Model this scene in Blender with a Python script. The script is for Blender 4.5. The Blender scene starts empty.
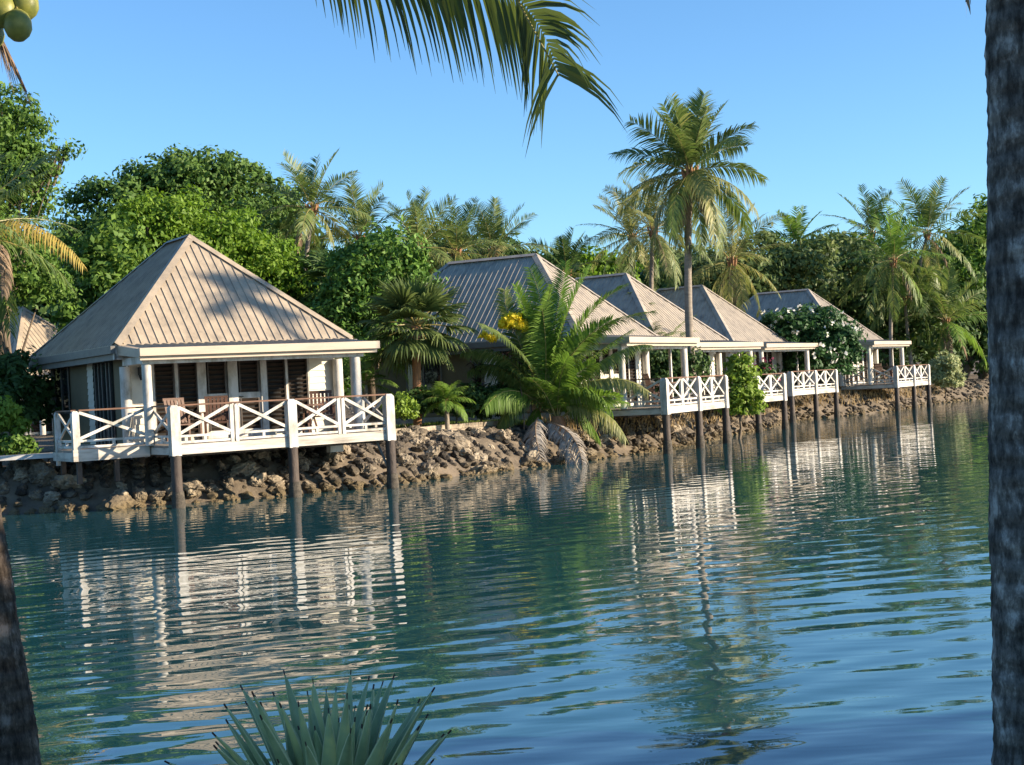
import bpy, bmesh, math, random
import numpy as np
from mathutils import Vector, Matrix, noise as mnoise

random.seed(7)
RNG = np.random.default_rng(11)
SC = bpy.context.scene
COL = SC.collection
rad = math.radians

# ------------------------------------------------------------------ camera geometry
F_PX, ROLL, Y0, CAM_Z = 1450.0, rad(3.0), 387.0, 2.2


def P(px, py, d):
    """world point seen at photo pixel (px,py) when it stands d metres away"""
    dx, dy = px - 512.0, py - Y0
    x = dx * math.cos(ROLL) - dy * math.sin(ROLL)
    y = dx * math.sin(ROLL) + dy * math.cos(ROLL)
    return Vector((x * d / F_PX, d, CAM_Z - y * d / F_PX))


# ------------------------------------------------------------------ scene helpers
def tag(o, label=None, cat=None, group=None, kind=None):
    if label: o['label'] = label
    if cat: o['category'] = cat
    if group: o['group'] = group
    if kind: o['kind'] = kind
    return o


def empty(name, loc, rz=0.0, label=None, cat=None, group=None):
    o = bpy.data.objects.new(name, None)
    COL.objects.link(o)
    o.location = loc
    o.rotation_euler = (0, 0, rz)
    o.empty_display_size = 0.2
    return tag(o, label, cat, group)


def mesh_obj(name, me, parent=None):
    o = bpy.data.objects.new(name, me)
    COL.objects.link(o)
    if parent: o.parent = parent
    return o


class MB:
    """collects simple solids and links them as one mesh object"""
    def __init__(s):
        s.v, s.f, s.m, s.sm = [], [], [], []

    def add(s, verts, faces, mi=0, smooth=False):
        b = len(s.v)
        s.v += [tuple(v) for v in verts]
        s.f += [tuple(b + i for i in f) for f in faces]
        s.m += [mi] * len(faces)
        s.sm += [smooth] * len(faces)

    def box(s, x0, x1, y0, y1, z0, z1, mi=0):
        s.add([(x0, y0, z0), (x1, y0, z0), (x1, y1, z0), (x0, y1, z0), (x0, y0, z1), (x1, y0, z1), (x1, y1, z1), (x0, y1, z1)],
              [(0, 3, 2, 1), (4, 5, 6, 7), (0, 1, 5, 4), (1, 2, 6, 5), (2, 3, 7, 6), (3, 0, 4, 7)], mi)

    def bar(s, p, q, w, t, up=(0, 0, 1), mi=0):
        p, q = Vector(p), Vector(q)
        d = (q - p).normalized()
        side = d.cross(Vector(up))
        if side.length < 1e-4: side = d.cross(Vector((1, 0, 0)))
        side.normalize()
        u = side.cross(d).normalized()
        vs = []
        for c in (p, q):
            for a, b in ((-1, -1), (1, -1), (1, 1), (-1, 1)):
                vs.append(c + side * (a * w / 2) + u * (b * t / 2))
        s.add(vs, [(0, 1, 2, 3), (7, 6, 5, 4), (0, 4, 5, 1), (1, 5, 6, 2), (2, 6, 7, 3), (3, 7, 4, 0)], mi)

    def tube(s, pts, radii, n=8, mi=0, smooth=True, cap=True):
        pts = [Vector(p) for p in pts]
        rings = []
        prev = None
        for i, p in enumerate(pts):
            d = (pts[min(i + 1, len(pts) - 1)] - pts[max(i - 1, 0)])
            if d.length < 1e-6: d = Vector((0, 0, 1))
            d.normalize()
            if prev is None:
                a = d.cross(Vector((0, 1, 0)))
                if a.length < 0.1: a = d.cross(Vector((1, 0, 0)))
            else:
                a = prev - d * prev.dot(d)
            a.normalize(); prev = a
            b = d.cross(a)
            r = radii[i] if hasattr(radii, '__len__') else radii
            rings.append([p + (a * math.cos(2 * math.pi * k / n) + b * math.sin(2 * math.pi * k / n)) * r for k in range(n)])
        vs = [v for r in rings for v in r]
        fs = []
        for i in range(len(rings) - 1):
            for k in range(n):
                fs.append((i * n + k, i * n + (k + 1) % n, (i + 1) * n + (k + 1) % n, (i + 1) * n + k))
        s.add(vs, fs, mi, smooth)
        if cap:
            s.add(rings[0], [tuple(reversed(range(n)))], mi)
            s.add(rings[-1], [tuple(range(n))], mi)

    def build(s, name, mats, parent=None):
        me = bpy.data.meshes.new(name)
        me.from_pydata(s.v, [], s.f)
        if not isinstance(mats, (list, tuple)): mats = [mats]
        for m in mats: me.materials.append(m)
        me.polygons.foreach_set('material_index', s.m)
        me.polygons.foreach_set('use_smooth', s.sm)
        me.update()
        return mesh_obj(name, me, parent)


def np_mesh(name, V, Fq, mats, parent=None, mi=None, smooth=False):
    """V (n,3), Fq (m,4) quads"""
    me = bpy.data.meshes.new(name)
    n, m = len(V), len(Fq)
    me.vertices.add(n)
    me.vertices.foreach_set('co', np.asarray(V, np.float32).ravel())
    me.loops.add(m * 4)
    me.loops.foreach_set('vertex_index', np.asarray(Fq, np.int32).ravel())
    me.polygons.add(m)
    me.polygons.foreach_set('loop_start', np.arange(0, m * 4, 4, dtype=np.int32))
    if not isinstance(mats, (list, tuple)): mats = [mats]
    for k in mats: me.materials.append(k)
    if mi is not None: me.polygons.foreach_set('material_index', np.asarray(mi, np.int32))
    me.polygons.foreach_set('use_smooth', np.full(m, smooth))
    me.update(calc_edges=True)
    return mesh_obj(name, me, parent)


# ------------------------------------------------------------------ materials
def new_mat(name):
    m = bpy.data.materials.new(name)
    m.use_nodes = True
    nt = m.node_tree
    for n in list(nt.nodes): nt.nodes.remove(n)
    out = nt.nodes.new('ShaderNodeOutputMaterial')
    return m, nt, out


def N(nt, kind, **kw):
    n = nt.nodes.new(kind)
    for k, v in kw.items():
        if k in n.inputs.keys(): n.inputs[k].default_value = v
        else: setattr(n, k, v)
    return n


def ramp(nt, fac, stops):
    r = nt.nodes.new('ShaderNodeValToRGB')
    cr = r.color_ramp
    while len(cr.elements) < len(stops): cr.elements.new(0.5)
    for e, (p, c) in zip(cr.elements, stops):
        e.position = p
        e.color = (*c, 1)
    nt.links.new(fac, r.inputs['Fac'])
    return r


def solid(name, c1, c2=None, scale=4.0, rough=0.6, spec=0.4, bump=0.0, bscale=None, metallic=0.0, stretch=(1, 1, 1), detail=5, lo=.35, hi=.65, c3=None):
    m, nt, out = new_mat(name)
    b = N(nt, 'ShaderNodeBsdfPrincipled', Roughness=rough, Metallic=metallic)
    b.inputs['Specular IOR Level'].default_value = spec
    nt.links.new(b.outputs[0], out.inputs['Surface'])
    tc = N(nt, 'ShaderNodeTexCoord')
    mp = N(nt, 'ShaderNodeMapping')
    mp.inputs['Scale'].default_value = stretch
    nt.links.new(tc.outputs['Object'], mp.inputs['Vector'])
    nz = N(nt, 'ShaderNodeTexNoise', Scale=scale, Detail=detail, Roughness=0.65)
    nt.links.new(mp.outputs[0], nz.inputs['Vector'])
    if c2 is None: c2 = tuple(x * 0.75 for x in c1)
    stops = [(lo, c2), (hi, c1)]
    if c3 is not None: stops = [(lo - .12, c3), (lo + .05, c2), (hi, c1)]
    r = ramp(nt, nz.outputs['Fac'], stops)
    nt.links.new(r.outputs[0], b.inputs['Base Color'])
    if bump:
        nb = N(nt, 'ShaderNodeTexNoise', Scale=bscale or scale * 3, Detail=6.0, Roughness=0.7)
        nt.links.new(mp.outputs[0], nb.inputs['Vector'])
        bp = N(nt, 'ShaderNodeBump', Strength=bump, Distance=0.05)
        nt.links.new(nb.outputs['Fac'], bp.inputs['Height'])
        nt.links.new(bp.outputs[0], b.inputs['Normal'])
    return m


def leaf_mat(name, c_dark, c_light, c_odd=None, trans=0.3, rough=0.55, spec=0.22):
    """colour differs from leaf to leaf (random per leaf and slow patches), no shading baked in"""
    m, nt, out = new_mat(name)
    b = N(nt, 'ShaderNodeBsdfPrincipled', Roughness=rough)
    b.inputs['Specular IOR Level'].default_value = spec
    t = N(nt, 'ShaderNodeBsdfTranslucent')
    mix = N(nt, 'ShaderNodeMixShader', Fac=trans)
    geo = N(nt, 'ShaderNodeNewGeometry')
    tc = N(nt, 'ShaderNodeTexCoord')
    nz = N(nt, 'ShaderNodeTexNoise', Scale=0.45, Detail=2.0)
    nt.links.new(tc.outputs['Object'], nz.inputs['Vector'])
    ma = N(nt, 'ShaderNodeMath', operation='MULTIPLY_ADD')
    ma.inputs[1].default_value = 0.6
    nt.links.new(geo.outputs['Random Per Island'], ma.inputs[0])
    mb = N(nt, 'ShaderNodeMath', operation='MULTIPLY_ADD')
    mb.inputs[1].default_value = 0.9
    mb.inputs[2].default_value = -0.25
    nt.links.new(nz.outputs['Fac'], mb.inputs[0])
    nt.links.new(mb.outputs[0], ma.inputs[2])
    st = [(0.05, c_dark), (0.8, c_light)]
    if c_odd: st = [(0.05, c_dark), (0.72, c_light), (0.93, c_odd)]
    r = ramp(nt, ma.outputs[0], st)
    nt.links.new(r.outputs[0], b.inputs['Base Color'])
    hs = N(nt, 'ShaderNodeHueSaturation', Value=1.5, Saturation=1.05)
    nt.links.new(r.outputs[0], hs.inputs['Color'])
    nt.links.new(hs.outputs[0], t.inputs['Color'])
    nt.links.new(b.outputs[0], mix.inputs[1])
    nt.links.new(t.outputs[0], mix.inputs[2])
    nt.links.new(mix.outputs[0], out.inputs['Surface'])
    return m


M = {}
M['white'] = solid('white_paint', (.57, .55, .515), (.46, .437, .395), scale=3.5, rough=.6, bump=.12, c3=(.27, .25, .20), lo=.44, hi=.57, stretch=(1, 1, .45))
M['edge'] = solid('weathered_edge_board', (.52, .48, .42), (.38, .35, .30), scale=2.2, rough=.7, stretch=(.5, 1, 4), c3=(.2, .18, .15), lo=.4, hi=.58)
M['cream'] = solid('cream_fascia', (.42, .35, .27), (.36, .30, .235), scale=2.0, rough=.5, stretch=(.4, 1, 3), c3=(.34, .31, .27), lo=.34, hi=.55)
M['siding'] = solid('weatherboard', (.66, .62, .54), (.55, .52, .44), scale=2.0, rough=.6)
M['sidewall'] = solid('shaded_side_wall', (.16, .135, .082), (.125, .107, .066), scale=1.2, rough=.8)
M['roof'] = solid('roof_sheet', (.37, .305, .225), (.305, .252, .187), scale=1.3, rough=.5, spec=.4, stretch=(2.4, 2.4, .3), c3=(.22, .185, .145), lo=.41, hi=.62)
M['roof_grey'] = solid('roof_sheet_grey', (.385, .33, .265), (.315, .275, .225), scale=1.3, rough=.5, spec=.4, stretch=(2.4, 2.4, .3), c3=(.20, .175, .15), lo=.41, hi=.62)
M['gutter'] = solid('dark_gutter', (.16, .15, .13), (.12, .11, .10), rough=.5)
M['louvre'] = solid('dark_louvre', (.06, .042, .03), (.035, .026, .02), scale=6, rough=.5)
M['black'] = solid('painted_dark_interior', (.012, .011, .01), (.008, .008, .008), rough=.8)
M['glass'] = solid('dark_glass', (.02, .022, .025), (.012, .013, .015), rough=.08, spec=.6)
M['rail'] = solid('brown_handrail', (.16, .075, .04), (.09, .045, .028), scale=5, rough=.6)
M['timber'] = solid('brown_timber', (.12, .058, .036), (.075, .04, .026), scale=5, rough=.6, stretch=(1, 1, 4))
M['pile'] = solid('wet_pile', (.085, .062, .048), (.04, .03, .025), scale=6, rough=.7, bump=.4, stretch=(1, 1, .3), c3=(.02, .016, .014))
M['pile_growth'] = solid('pile_growth', (.10, .085, .065), (.04, .035, .028), scale=14, rough=.9, bump=.6)
M['deck'] = solid('deck_boards', (.34, .28, .22), (.24, .2, .16), scale=3, rough=.8, stretch=(1, 6, 1))
M['metal'] = solid('dark_metal', (.03, .03, .03), (.02, .02, .02), rough=.4)
M['concrete'] = solid('pale_concrete', (.50, .49, .46), (.38, .37, .35), scale=4, rough=.85, bump=.2)
M['wallstone'] = solid('wall_stone', (.42, .35, .26), (.26, .215, .16), scale=5, rough=.9, bump=.5, c3=(.12, .10, .08))
M['bark'] = solid('bark', (.17, .13, .09), (.09, .07, .05), scale=4, rough=.9, bump=.5, stretch=(1, 1, .25))
M['palmbark'] = solid('palm_bark', (.27, .23, .185), (.17, .145, .12), scale=3, rough=.9, bump=.4, stretch=(1, 1, 4))
M['fibre'] = solid('orange_fibre', (.38, .19, .09), (.18, .10, .06), scale=8, rough=.9, bump=.4, stretch=(3, 3, .4))

M['mango'] = leaf_mat('mango_leaves', (0.043, 0.091, 0.020), (0.104, 0.183, 0.037), (0.146, 0.220, 0.049), trans=.25)
M['lime'] = leaf_mat('bright_leaves', (0.068, 0.136, 0.013), (0.144, 0.244, 0.025), (0.199, 0.298, 0.036), trans=.35)
M['mid'] = leaf_mat('mid_leaves', (0.049, 0.104, 0.020), (0.122, 0.213, 0.037), (0.183, 0.268, 0.049), trans=.3)
M['dark'] = leaf_mat('dark_leaves', (0.024, 0.057, 0.016), (0.068, 0.121, 0.030), (0.108, 0.162, 0.041), trans=.2)
M['grey'] = leaf_mat('olive_leaves', (0.049, 0.079, 0.027), (0.116, 0.165, 0.049), (0.183, 0.207, 0.073), trans=.25)
M['gloss'] = leaf_mat('glossy_leaves', (0.037, 0.091, 0.017), (0.104, 0.201, 0.034), (0.159, 0.268, 0.049), trans=.25)
M['frangi'] = leaf_mat('frangipani_leaves', (0.018, 0.057, 0.018), (0.046, 0.109, 0.032), (0.069, 0.144, 0.040), trans=.2)
M['bushlime'] = leaf_mat('bush_leaves', (0.100, 0.170, 0.020), (0.200, 0.290, 0.040), (0.260, 0.340, 0.060), trans=.3)
M['palm'] = leaf_mat('palm_leaflets', (.045, .085, .018), (.135, .185, .045), (.26, .27, .085), trans=.3, spec=.5)
M['palmy'] = leaf_mat('palm_leaflets_yellowish', (.08, .105, .026), (.205, .215, .058), (.40, .34, .13), trans=.3, spec=.5)
M['palmg'] = leaf_mat('palm_leaflets_green', (0.061, 0.122, 0.020), (0.140, 0.232, 0.037), (0.207, 0.293, 0.061), trans=.35)
M['palmold'] = leaf_mat('palm_leaflets_old', (.30, .22, .05), (.42, .32, .08), (.46, .36, .14), trans=.35)
M['palmdead'] = leaf_mat('palm_leaflets_dead', (.12, .085, .055), (.26, .19, .13), (.34, .27, .2), trans=.15, rough=.8, spec=.1)
M['palmnear'] = leaf_mat('near_palm_leaflets', (.035, .055, .012), (.085, .11, .022), (.20, .19, .05), trans=.35, spec=.5)
M['fan'] = leaf_mat('fan_palm_leaves', (0.049, 0.079, 0.024), (0.122, 0.165, 0.049), (0.195, 0.220, 0.085), trans=.25)
M['rachis'] = solid('frond_stalk', (.26, .22, .07), (.17, .15, .05), rough=.5)
M['rachisd'] = solid('dead_stalk', (.26, .17, .10), (.16, .11, .07), rough=.8)
M['yellow'] = leaf_mat('yellow_leaves', (.66, .52, .02), (.82, .70, .06), (.8, .74, .2), trans=.35)
M['red'] = leaf_mat('dark_red_leaves', (.028, .018, .015), (.06, .03, .024), (.12, .05, .04), trans=.2)
M['pink'] = leaf_mat('pink_flowers', (.20, .04, .07), (.30, .08, .13), (.36, .14, .18), trans=.3)
M['petal'] = leaf_mat('white_petals', (.78, .76, .68), (.82, .8, .74), None, trans=.2)
M['varieg'] = leaf_mat('variegated_leaves', (.12, .17, .05), (.38, .40, .2), (.5, .5, .3), trans=.25)
M['grass'] = leaf_mat('grass_blades', (.05, .09, .015), (.12, .17, .03), None, trans=.3)
M['litter'] = leaf_mat('dry_grass', (.22, .15, .07), (.40, .29, .14), None, trans=.2)
M['coconut'] = solid('coconut_husk', (.27, .26, .05), (.15, .17, .035), scale=14, rough=.45)


def rock_material():
    m, nt, out = new_mat('coral_rock')
    b = N(nt, 'ShaderNodeBsdfPrincipled', Roughness=.9)
    b.inputs['Specular IOR Level'].default_value = .2
    nt.links.new(b.outputs[0], out.inputs['Surface'])
    geo = N(nt, 'ShaderNodeNewGeometry')
    oi = N(nt, 'ShaderNodeObjectInfo')
    n1 = N(nt, 'ShaderNodeTexNoise', Scale=2.6, Detail=8.0, Roughness=.7)
    nt.links.new(geo.outputs['Position'], n1.inputs['Vector'])
    ad = N(nt, 'ShaderNodeMath', operation='MULTIPLY_ADD')
    ad.inputs[1].default_value = .28
    nt.links.new(oi.outputs['Random'], ad.inputs[0])
    sb = N(nt, 'ShaderNodeMath', operation='SUBTRACT'); sb.inputs[1].default_value = .14
    nt.links.new(n1.outputs['Fac'], sb.inputs[0])
    nt.links.new(sb.outputs[0], ad.inputs[2])
    r = ramp(nt, ad.outputs[0], [(.33, (.04, .035, .03)), (.50, (.18, .148, .108)), (.72, (.45, .375, .27))])
    # tide band: wet, algae-dark rock just above the water
    sx = N(nt, 'ShaderNodeSeparateXYZ')
    nt.links.new(geo.outputs['Position'], sx.inputs[0])
    n2 = N(nt, 'ShaderNodeTexNoise', Scale=1.2, Detail=4.0)
    nt.links.new(geo.outputs['Position'], n2.inputs['Vector'])
    mz = N(nt, 'ShaderNodeMath', operation='MULTIPLY_ADD'); mz.inputs[1].default_value = -.35
    nt.links.new(n2.outputs['Fac'], mz.inputs[0]); nt.links.new(sx.outputs['Z'], mz.inputs[2])
    mr = N(nt, 'ShaderNodeMapRange')
    mr.inputs['From Min'].default_value = -.12; mr.inputs['From Max'].default_value = .12
    nt.links.new(mz.outputs[0], mr.inputs['Value'])
    mx = N(nt, 'ShaderNodeMixRGB')
    mx.inputs['Color1'].default_value = (.15, .115, .065, 1)
    nt.links.new(mr.outputs[0], mx.inputs['Fac']); nt.links.new(r.outputs[0], mx.inputs['Color2'])
    nt.links.new(mx.outputs[0], b.inputs['Base Color'])
    nb = N(nt, 'ShaderNodeTexNoise', Scale=9.0, Detail=8.0, Roughness=.75)
    nt.links.new(geo.outputs['Position'], nb.inputs['Vector'])
    bp = N(nt, 'ShaderNodeBump', Strength=.9, Distance=.06)
    nt.links.new(nb.outputs['Fac'], bp.inputs['Height'])
    nt.links.new(bp.outputs[0], b.inputs['Normal'])
    return m


M['rock'] = rock_material()
M['ground'] = solid('island_soil', (.19, .15, .105), (.10, .08, .057), scale=1.4, rough=.95, bump=.9, bscale=5, c3=(.09, .075, .05), detail=8)
M['hill'] = solid('hill_forest', (.075, .10, .03), (.04, .06, .02), scale=.15, rough=.9, bump=.8, bscale=.4)


def trunk_material(name, light, mid, dark, sc):
    m, nt, out = new_mat(name)
    b = N(nt, 'ShaderNodeBsdfPrincipled', Roughness=.95)
    b.inputs['Specular IOR Level'].default_value = .15
    nt.links.new(b.outputs[0], out.inputs['Surface'])
    tc = N(nt, 'ShaderNodeTexCoord')
    mp = N(nt, 'ShaderNodeMapping'); mp.inputs['Scale'].default_value = (1.0, 1.0, .55)
    nt.links.new(tc.outputs['Object'], mp.inputs['Vector'])
    n1 = N(nt, 'ShaderNodeTexNoise', Scale=sc, Detail=9.0, Roughness=.72)
    nt.links.new(mp.outputs[0], n1.inputs['Vector'])
    r = ramp(nt, n1.outputs['Fac'], [(.36, dark), (.52, mid), (.62, light)])
    wv = N(nt, 'ShaderNodeTexWave', Scale=2.6, Distortion=4.0, Detail=4.0)
    wv.bands_direction = 'Z'
    nt.links.new(tc.outputs['Object'], wv.inputs['Vector'])
    rw = ramp(nt, wv.outputs['Fac'], [(.0, (.35, .33, .31)), (.25, (1, 1, 1))])
    mx = N(nt, 'ShaderNodeMixRGB', blend_type='MULTIPLY', Fac=.5)
    nt.links.new(r.outputs[0], mx.inputs['Color1']); nt.links.new(rw.outputs[0], mx.inputs['Color2'])
    mf = N(nt, 'ShaderNodeMapping'); mf.inputs['Scale'].default_value = (1.0, 1.0, .22)
    nt.links.new(tc.outputs['Object'], mf.inputs['Vector'])
    nf = N(nt, 'ShaderNodeTexNoise', Scale=30.0, Detail=6.0, Roughness=.6)
    nt.links.new(mf.outputs[0], nf.inputs['Vector'])
    rf = ramp(nt, nf.outputs['Fac'], [(.40, (.22, .2, .19)), (.52, (1, 1, 1))])
    mx2 = N(nt, 'ShaderNodeMixRGB', blend_type='MULTIPLY', Fac=.6)
    nt.links.new(mx.outputs[0], mx2.inputs['Color1']); nt.links.new(rf.outputs[0], mx2.inputs['Color2'])
    nt.links.new(mx2.outputs[0], b.inputs['Base Color'])
    mp2 = N(nt, 'ShaderNodeMapping'); mp2.inputs['Scale'].default_value = (2.2, 2.2, .7)
    nt.links.new(tc.outputs['Object'], mp2.inputs['Vector'])
    n2 = N(nt, 'ShaderNodeTexNoise', Scale=14.0, Detail=8.0, Roughness=.7)
    nt.links.new(mp2.outputs[0], n2.inputs['Vector'])
    ad = N(nt, 'ShaderNodeMath', operation='MULTIPLY_ADD'); ad.inputs[1].default_value = .9
    nt.links.new(n2.outputs['Fac'], ad.inputs[0]); nt.links.new(wv.outputs['Fac'], ad.inputs[2])
    bp = N(nt, 'ShaderNodeBump', Strength=1.0, Distance=.03)
    nt.links.new(ad.outputs[0], bp.inputs['Height'])
    nt.links.new(bp.outputs[0], b.inputs['Normal'])
    return m


M['trunknear'] = trunk_material('mottled_palm_trunk', (.48, .45, .41), (.20, .18, .16), (.05, .045, .04), 9.0)
M['trunkbrown'] = trunk_material('brown_palm_trunk', (.24, .20, .165), (.11, .085, .065), (.035, .028, .022), 9.0)


def agave_material():
    m, nt, out = new_mat('agave_skin')
    b = N(nt, 'ShaderNodeBsdfPrincipled', Roughness=.42)
    b.inputs['Specular IOR Level'].default_value = .4
    nt.links.new(b.outputs[0], out.inputs['Surface'])
    oi = N(nt, 'ShaderNodeObjectInfo')
    tc = N(nt, 'ShaderNodeTexCoord')
    n = N(nt, 'ShaderNodeTexNoise', Scale=9.0, Detail=5.0)
    nt.links.new(tc.outputs['Object'], n.inputs['Vector'])
    ad = N(nt, 'ShaderNodeMath', operation='MULTIPLY_ADD'); ad.inputs[1].default_value = .4
    nt.links.new(oi.outputs['Random'], ad.inputs[0]); nt.links.new(n.outputs['Fac'], ad.inputs[2])
    r = ramp(nt, ad.outputs[0], [(.4, (.16, .225, .105)), (.75, (.29, .365, .18)), (.95, (.45, .48, .19))])
    nt.links.new(r.outputs[0], b.inputs['Base Color'])
    return m


M['agave'] = agave_material()
M['agavedge'] = solid('agave_margin', (.46, .50, .28), (.36, .40, .22), rough=.5)
M['agavespine'] = solid('agave_spine', (.05, .022, .018), (.03, .015, .012), rough=.5)


def water_material():
    m, nt, out = new_mat('lagoon_water')
    b = N(nt, 'ShaderNodeBsdfPrincipled', Roughness=.015, IOR=1.9)
    b.inputs['Base Color'].default_value = (.013, .064, .076, 1)
    b.inputs['Specular IOR Level'].default_value = .5
    nt.links.new(b.outputs[0], out.inputs['Surface'])
    tc = N(nt, 'ShaderNodeTexCoord')

    def layer(ang, sx, sy, scale, detail, seed, dist=0.0):
        mp = N(nt, 'ShaderNodeMapping')
        mp.inputs['Rotation'].default_value = (0, 0, rad(ang))
        mp.inputs['Scale'].default_value = (sx, sy, 1)
        mp.inputs['Location'].default_value = (seed, seed * 1.7, 0)
        nt.links.new(tc.outputs['Object'], mp.inputs['Vector'])
        nz = N(nt, 'ShaderNodeTexNoise', Scale=scale, Detail=detail, Roughness=.45, Distortion=dist)
        nt.links.new(mp.outputs[0], nz.inputs['Vector'])
        return nz
    a = layer(-36, .30, 1.0, 1.35, 1.5, 3.1, .3)
    c = layer(-24, .36, 1.0, 3.2, 2.0, 8.4, .3)
    d = layer(-40, .35, 1.0, .45, 1.0, 5.5)
    patch = layer(-15, .25, 1.0, .10, 2.0, 1.3)
    s1 = N(nt, 'ShaderNodeMath', operation='MULTIPLY'); s1.inputs[1].default_value = .26
    nt.links.new(c.outputs['Fac'], s1.inputs[0])
    s2 = N(nt, 'ShaderNodeMath', operation='ADD')
    nt.links.new(a.outputs['Fac'], s2.inputs[0]); nt.links.new(s1.outputs[0], s2.inputs[1])
    s3 = N(nt, 'ShaderNodeMath', operation='MULTIPLY_ADD'); s3.inputs[1].default_value = .5
    nt.links.new(d.outputs['Fac'], s3.inputs[0]); nt.links.new(s2.outputs[0], s3.inputs[2])
    mpw = N(nt, 'ShaderNodeMapping'); mpw.inputs['Rotation'].default_value = (0, 0, rad(-28))
    nt.links.new(tc.outputs['Object'], mpw.inputs['Vector'])
    wv = N(nt, 'ShaderNodeTexWave', Scale=.58, Distortion=6.5, Detail=2.0)
    wv.inputs['Detail Scale'].default_value = .55
    wv.bands_direction = 'Y'
    nt.links.new(mpw.outputs[0], wv.inputs['Vector'])
    s5 = N(nt, 'ShaderNodeMath', operation='MULTIPLY_ADD'); s5.inputs[1].default_value = .17
    nt.links.new(wv.outputs['Fac'], s5.inputs[0]); nt.links.new(s3.outputs[0], s5.inputs[2])
    s3 = s5
    mr = N(nt, 'ShaderNodeMapRange')
    mr.inputs['From Min'].default_value = .3; mr.inputs['From Max'].default_value = .7
    mr.inputs['To Min'].default_value = .45; mr.inputs['To Max'].default_value = 1.2
    nt.links.new(patch.outputs['Fac'], mr.inputs['Value'])
    sy = N(nt, 'ShaderNodeSeparateXYZ')
    nt.links.new(tc.outputs['Object'], sy.inputs[0])
    lee = N(nt, 'ShaderNodeMapRange')       # the water lies calmer in the lee of the far shore
    lee.inputs['From Min'].default_value = 10; lee.inputs['From Max'].default_value = 30
    lee.inputs['To Min'].default_value = 1.0; lee.inputs['To Max'].default_value = .42
    nt.links.new(sy.outputs['Y'], lee.inputs['Value'])
    lm_ = N(nt, 'ShaderNodeMath', operation='MULTIPLY')
    nt.links.new(mr.outputs[0], lm_.inputs[0]); nt.links.new(lee.outputs[0], lm_.inputs[1])
    s4 = N(nt, 'ShaderNodeMath', operation='MULTIPLY')
    nt.links.new(s3.outputs[0], s4.inputs[0]); nt.links.new(lm_.outputs[0], s4.inputs[1])
    bp = N(nt, 'ShaderNodeBump', Strength=1.0, Distance=.026)
    nt.links.new(s4.outputs[0], bp.inputs['Height'])
    nt.links.new(bp.outputs[0], b.inputs['Normal'])
    return m


M['water'] = water_material()

# ------------------------------------------------------------------ terrain
SHORE = [(-90, 20), (-50, 25), (-25, 29.5), (-14, 31.2), (-11.4, 31.9), (-9.9, 31.7), (-8.7, 31.8), (-7.6, 32.2), (-6.4, 32.5), (-5.1, 33.3), (-4.1, 34.0),
         (-2.9, 35.3), (-2.1, 36.2), (-.9, 37.9), (.1, 39.2), (1.9, 40.9), (3.2, 43.2), (4.8, 46.1), (6.0, 48.4), (6.8, 50.6),
         (7.4, 52.8), (9.2, 56.3), (10.5, 59.8), (11.6, 63.5), (13.8, 67.2), (16.2, 69.5), (18.3, 71.5), (20.6, 76.0), (23, 81), (29, 89), (36, 98),
         (45, 106), (70, 124), (140, 160)]


def resample(pl, step):
    out = []
    for (a, b) in zip(pl[:-1], pl[1:]):
        a, b = Vector((*a, 0)), Vector((*b, 0))
        n = max(1, int((b - a).length / step))
        for k in range(n): out.append(a.lerp(b, k / n))
    out.append(Vector((*pl[-1], 0)))
    return out


def smooth_line(pts, it):
    for _ in range(it):
        pts = [pts[0]] + [(pts[i - 1] + pts[i] * 2 + pts[i + 1]) / 4 for i in range(1, len(pts) - 1)] + [pts[-1]]
    return pts


SH = smooth_line(resample(SHORE, .35), 6)
SHN = []
for i, p in enumerate(SH):
    d = SH[min(i + 3, len(SH) - 1)] - SH[max(i - 3, 0)]
    SHN.append(Vector((-d.y, d.x, 0)).normalized())
SHA = np.array([(p.x, p.y) for p in SH])
SHNA = np.array([(n.x, n.y) for n in SHN])
PROF = [(-6, -1.8), (-2, -.8), (-.6, -.3), (-.2, -.06), (0.05, .06), (.3, .26), (.55, .47), (.8, .66), (1.1, .82), (1.4, .93), (1.8, 1.0), (2.5, 1.05), (4, 1.08), (7, 1.1), (14, 1.15), (30, 1.3), (70, 2.2), (160, 3.5), (420, 3.5)]
PD, PZ = [a for a, b in PROF], [b for a, b in PROF]


def shore_dist(x, y):
    d2 = (SHA[:, 0] - x) ** 2 + (SHA[:, 1] - y) ** 2
    i = int(d2.argmin())
    s = (x - SHA[i, 0]) * SHNA[i, 0] + (y - SHA[i, 1]) * SHNA[i, 1]
    return math.copysign(math.sqrt(d2[i]), s)


def gz(x, y):
    return float(np.interp(shore_dist(x, y), PD, PZ))


def build_ground():
    V, Fq = [], []
    nk = len(PROF)
    fixed = Vector((-.62, .78, 0))
    for i, (p, n) in enumerate(zip(SH, SHN)):
        for d, z in PROF:
            w = min(1.0, max(0.0, (d - 4) / 10))
            dirv = (n * (1 - w) + fixed * w).normalized()
            q = p + dirv * d
            if d < 0: q = p + n * d
            amp = .16 if .2 < d < 2 else (.03 if d >= 2 else .05)
            z2 = z + amp * mnoise.noise(Vector((q.x * 1.7, q.y * 1.7, 3.3))) + (amp * .6) * mnoise.noise(Vector((q.x * 4.3, q.y * 4.3, 9.1)))
            V.append((q.x, q.y, z2))
    for i in range(len(SH) - 1):
        for k in range(nk - 1):
            a = i * nk + k
            Fq.append((a, a + nk, a + nk + 1, a + 1))
    o = np_mesh('ground', np.array(V), np.array(Fq), M['ground'], smooth=True)
    tag(o, kind='structure')


build_ground()

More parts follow.
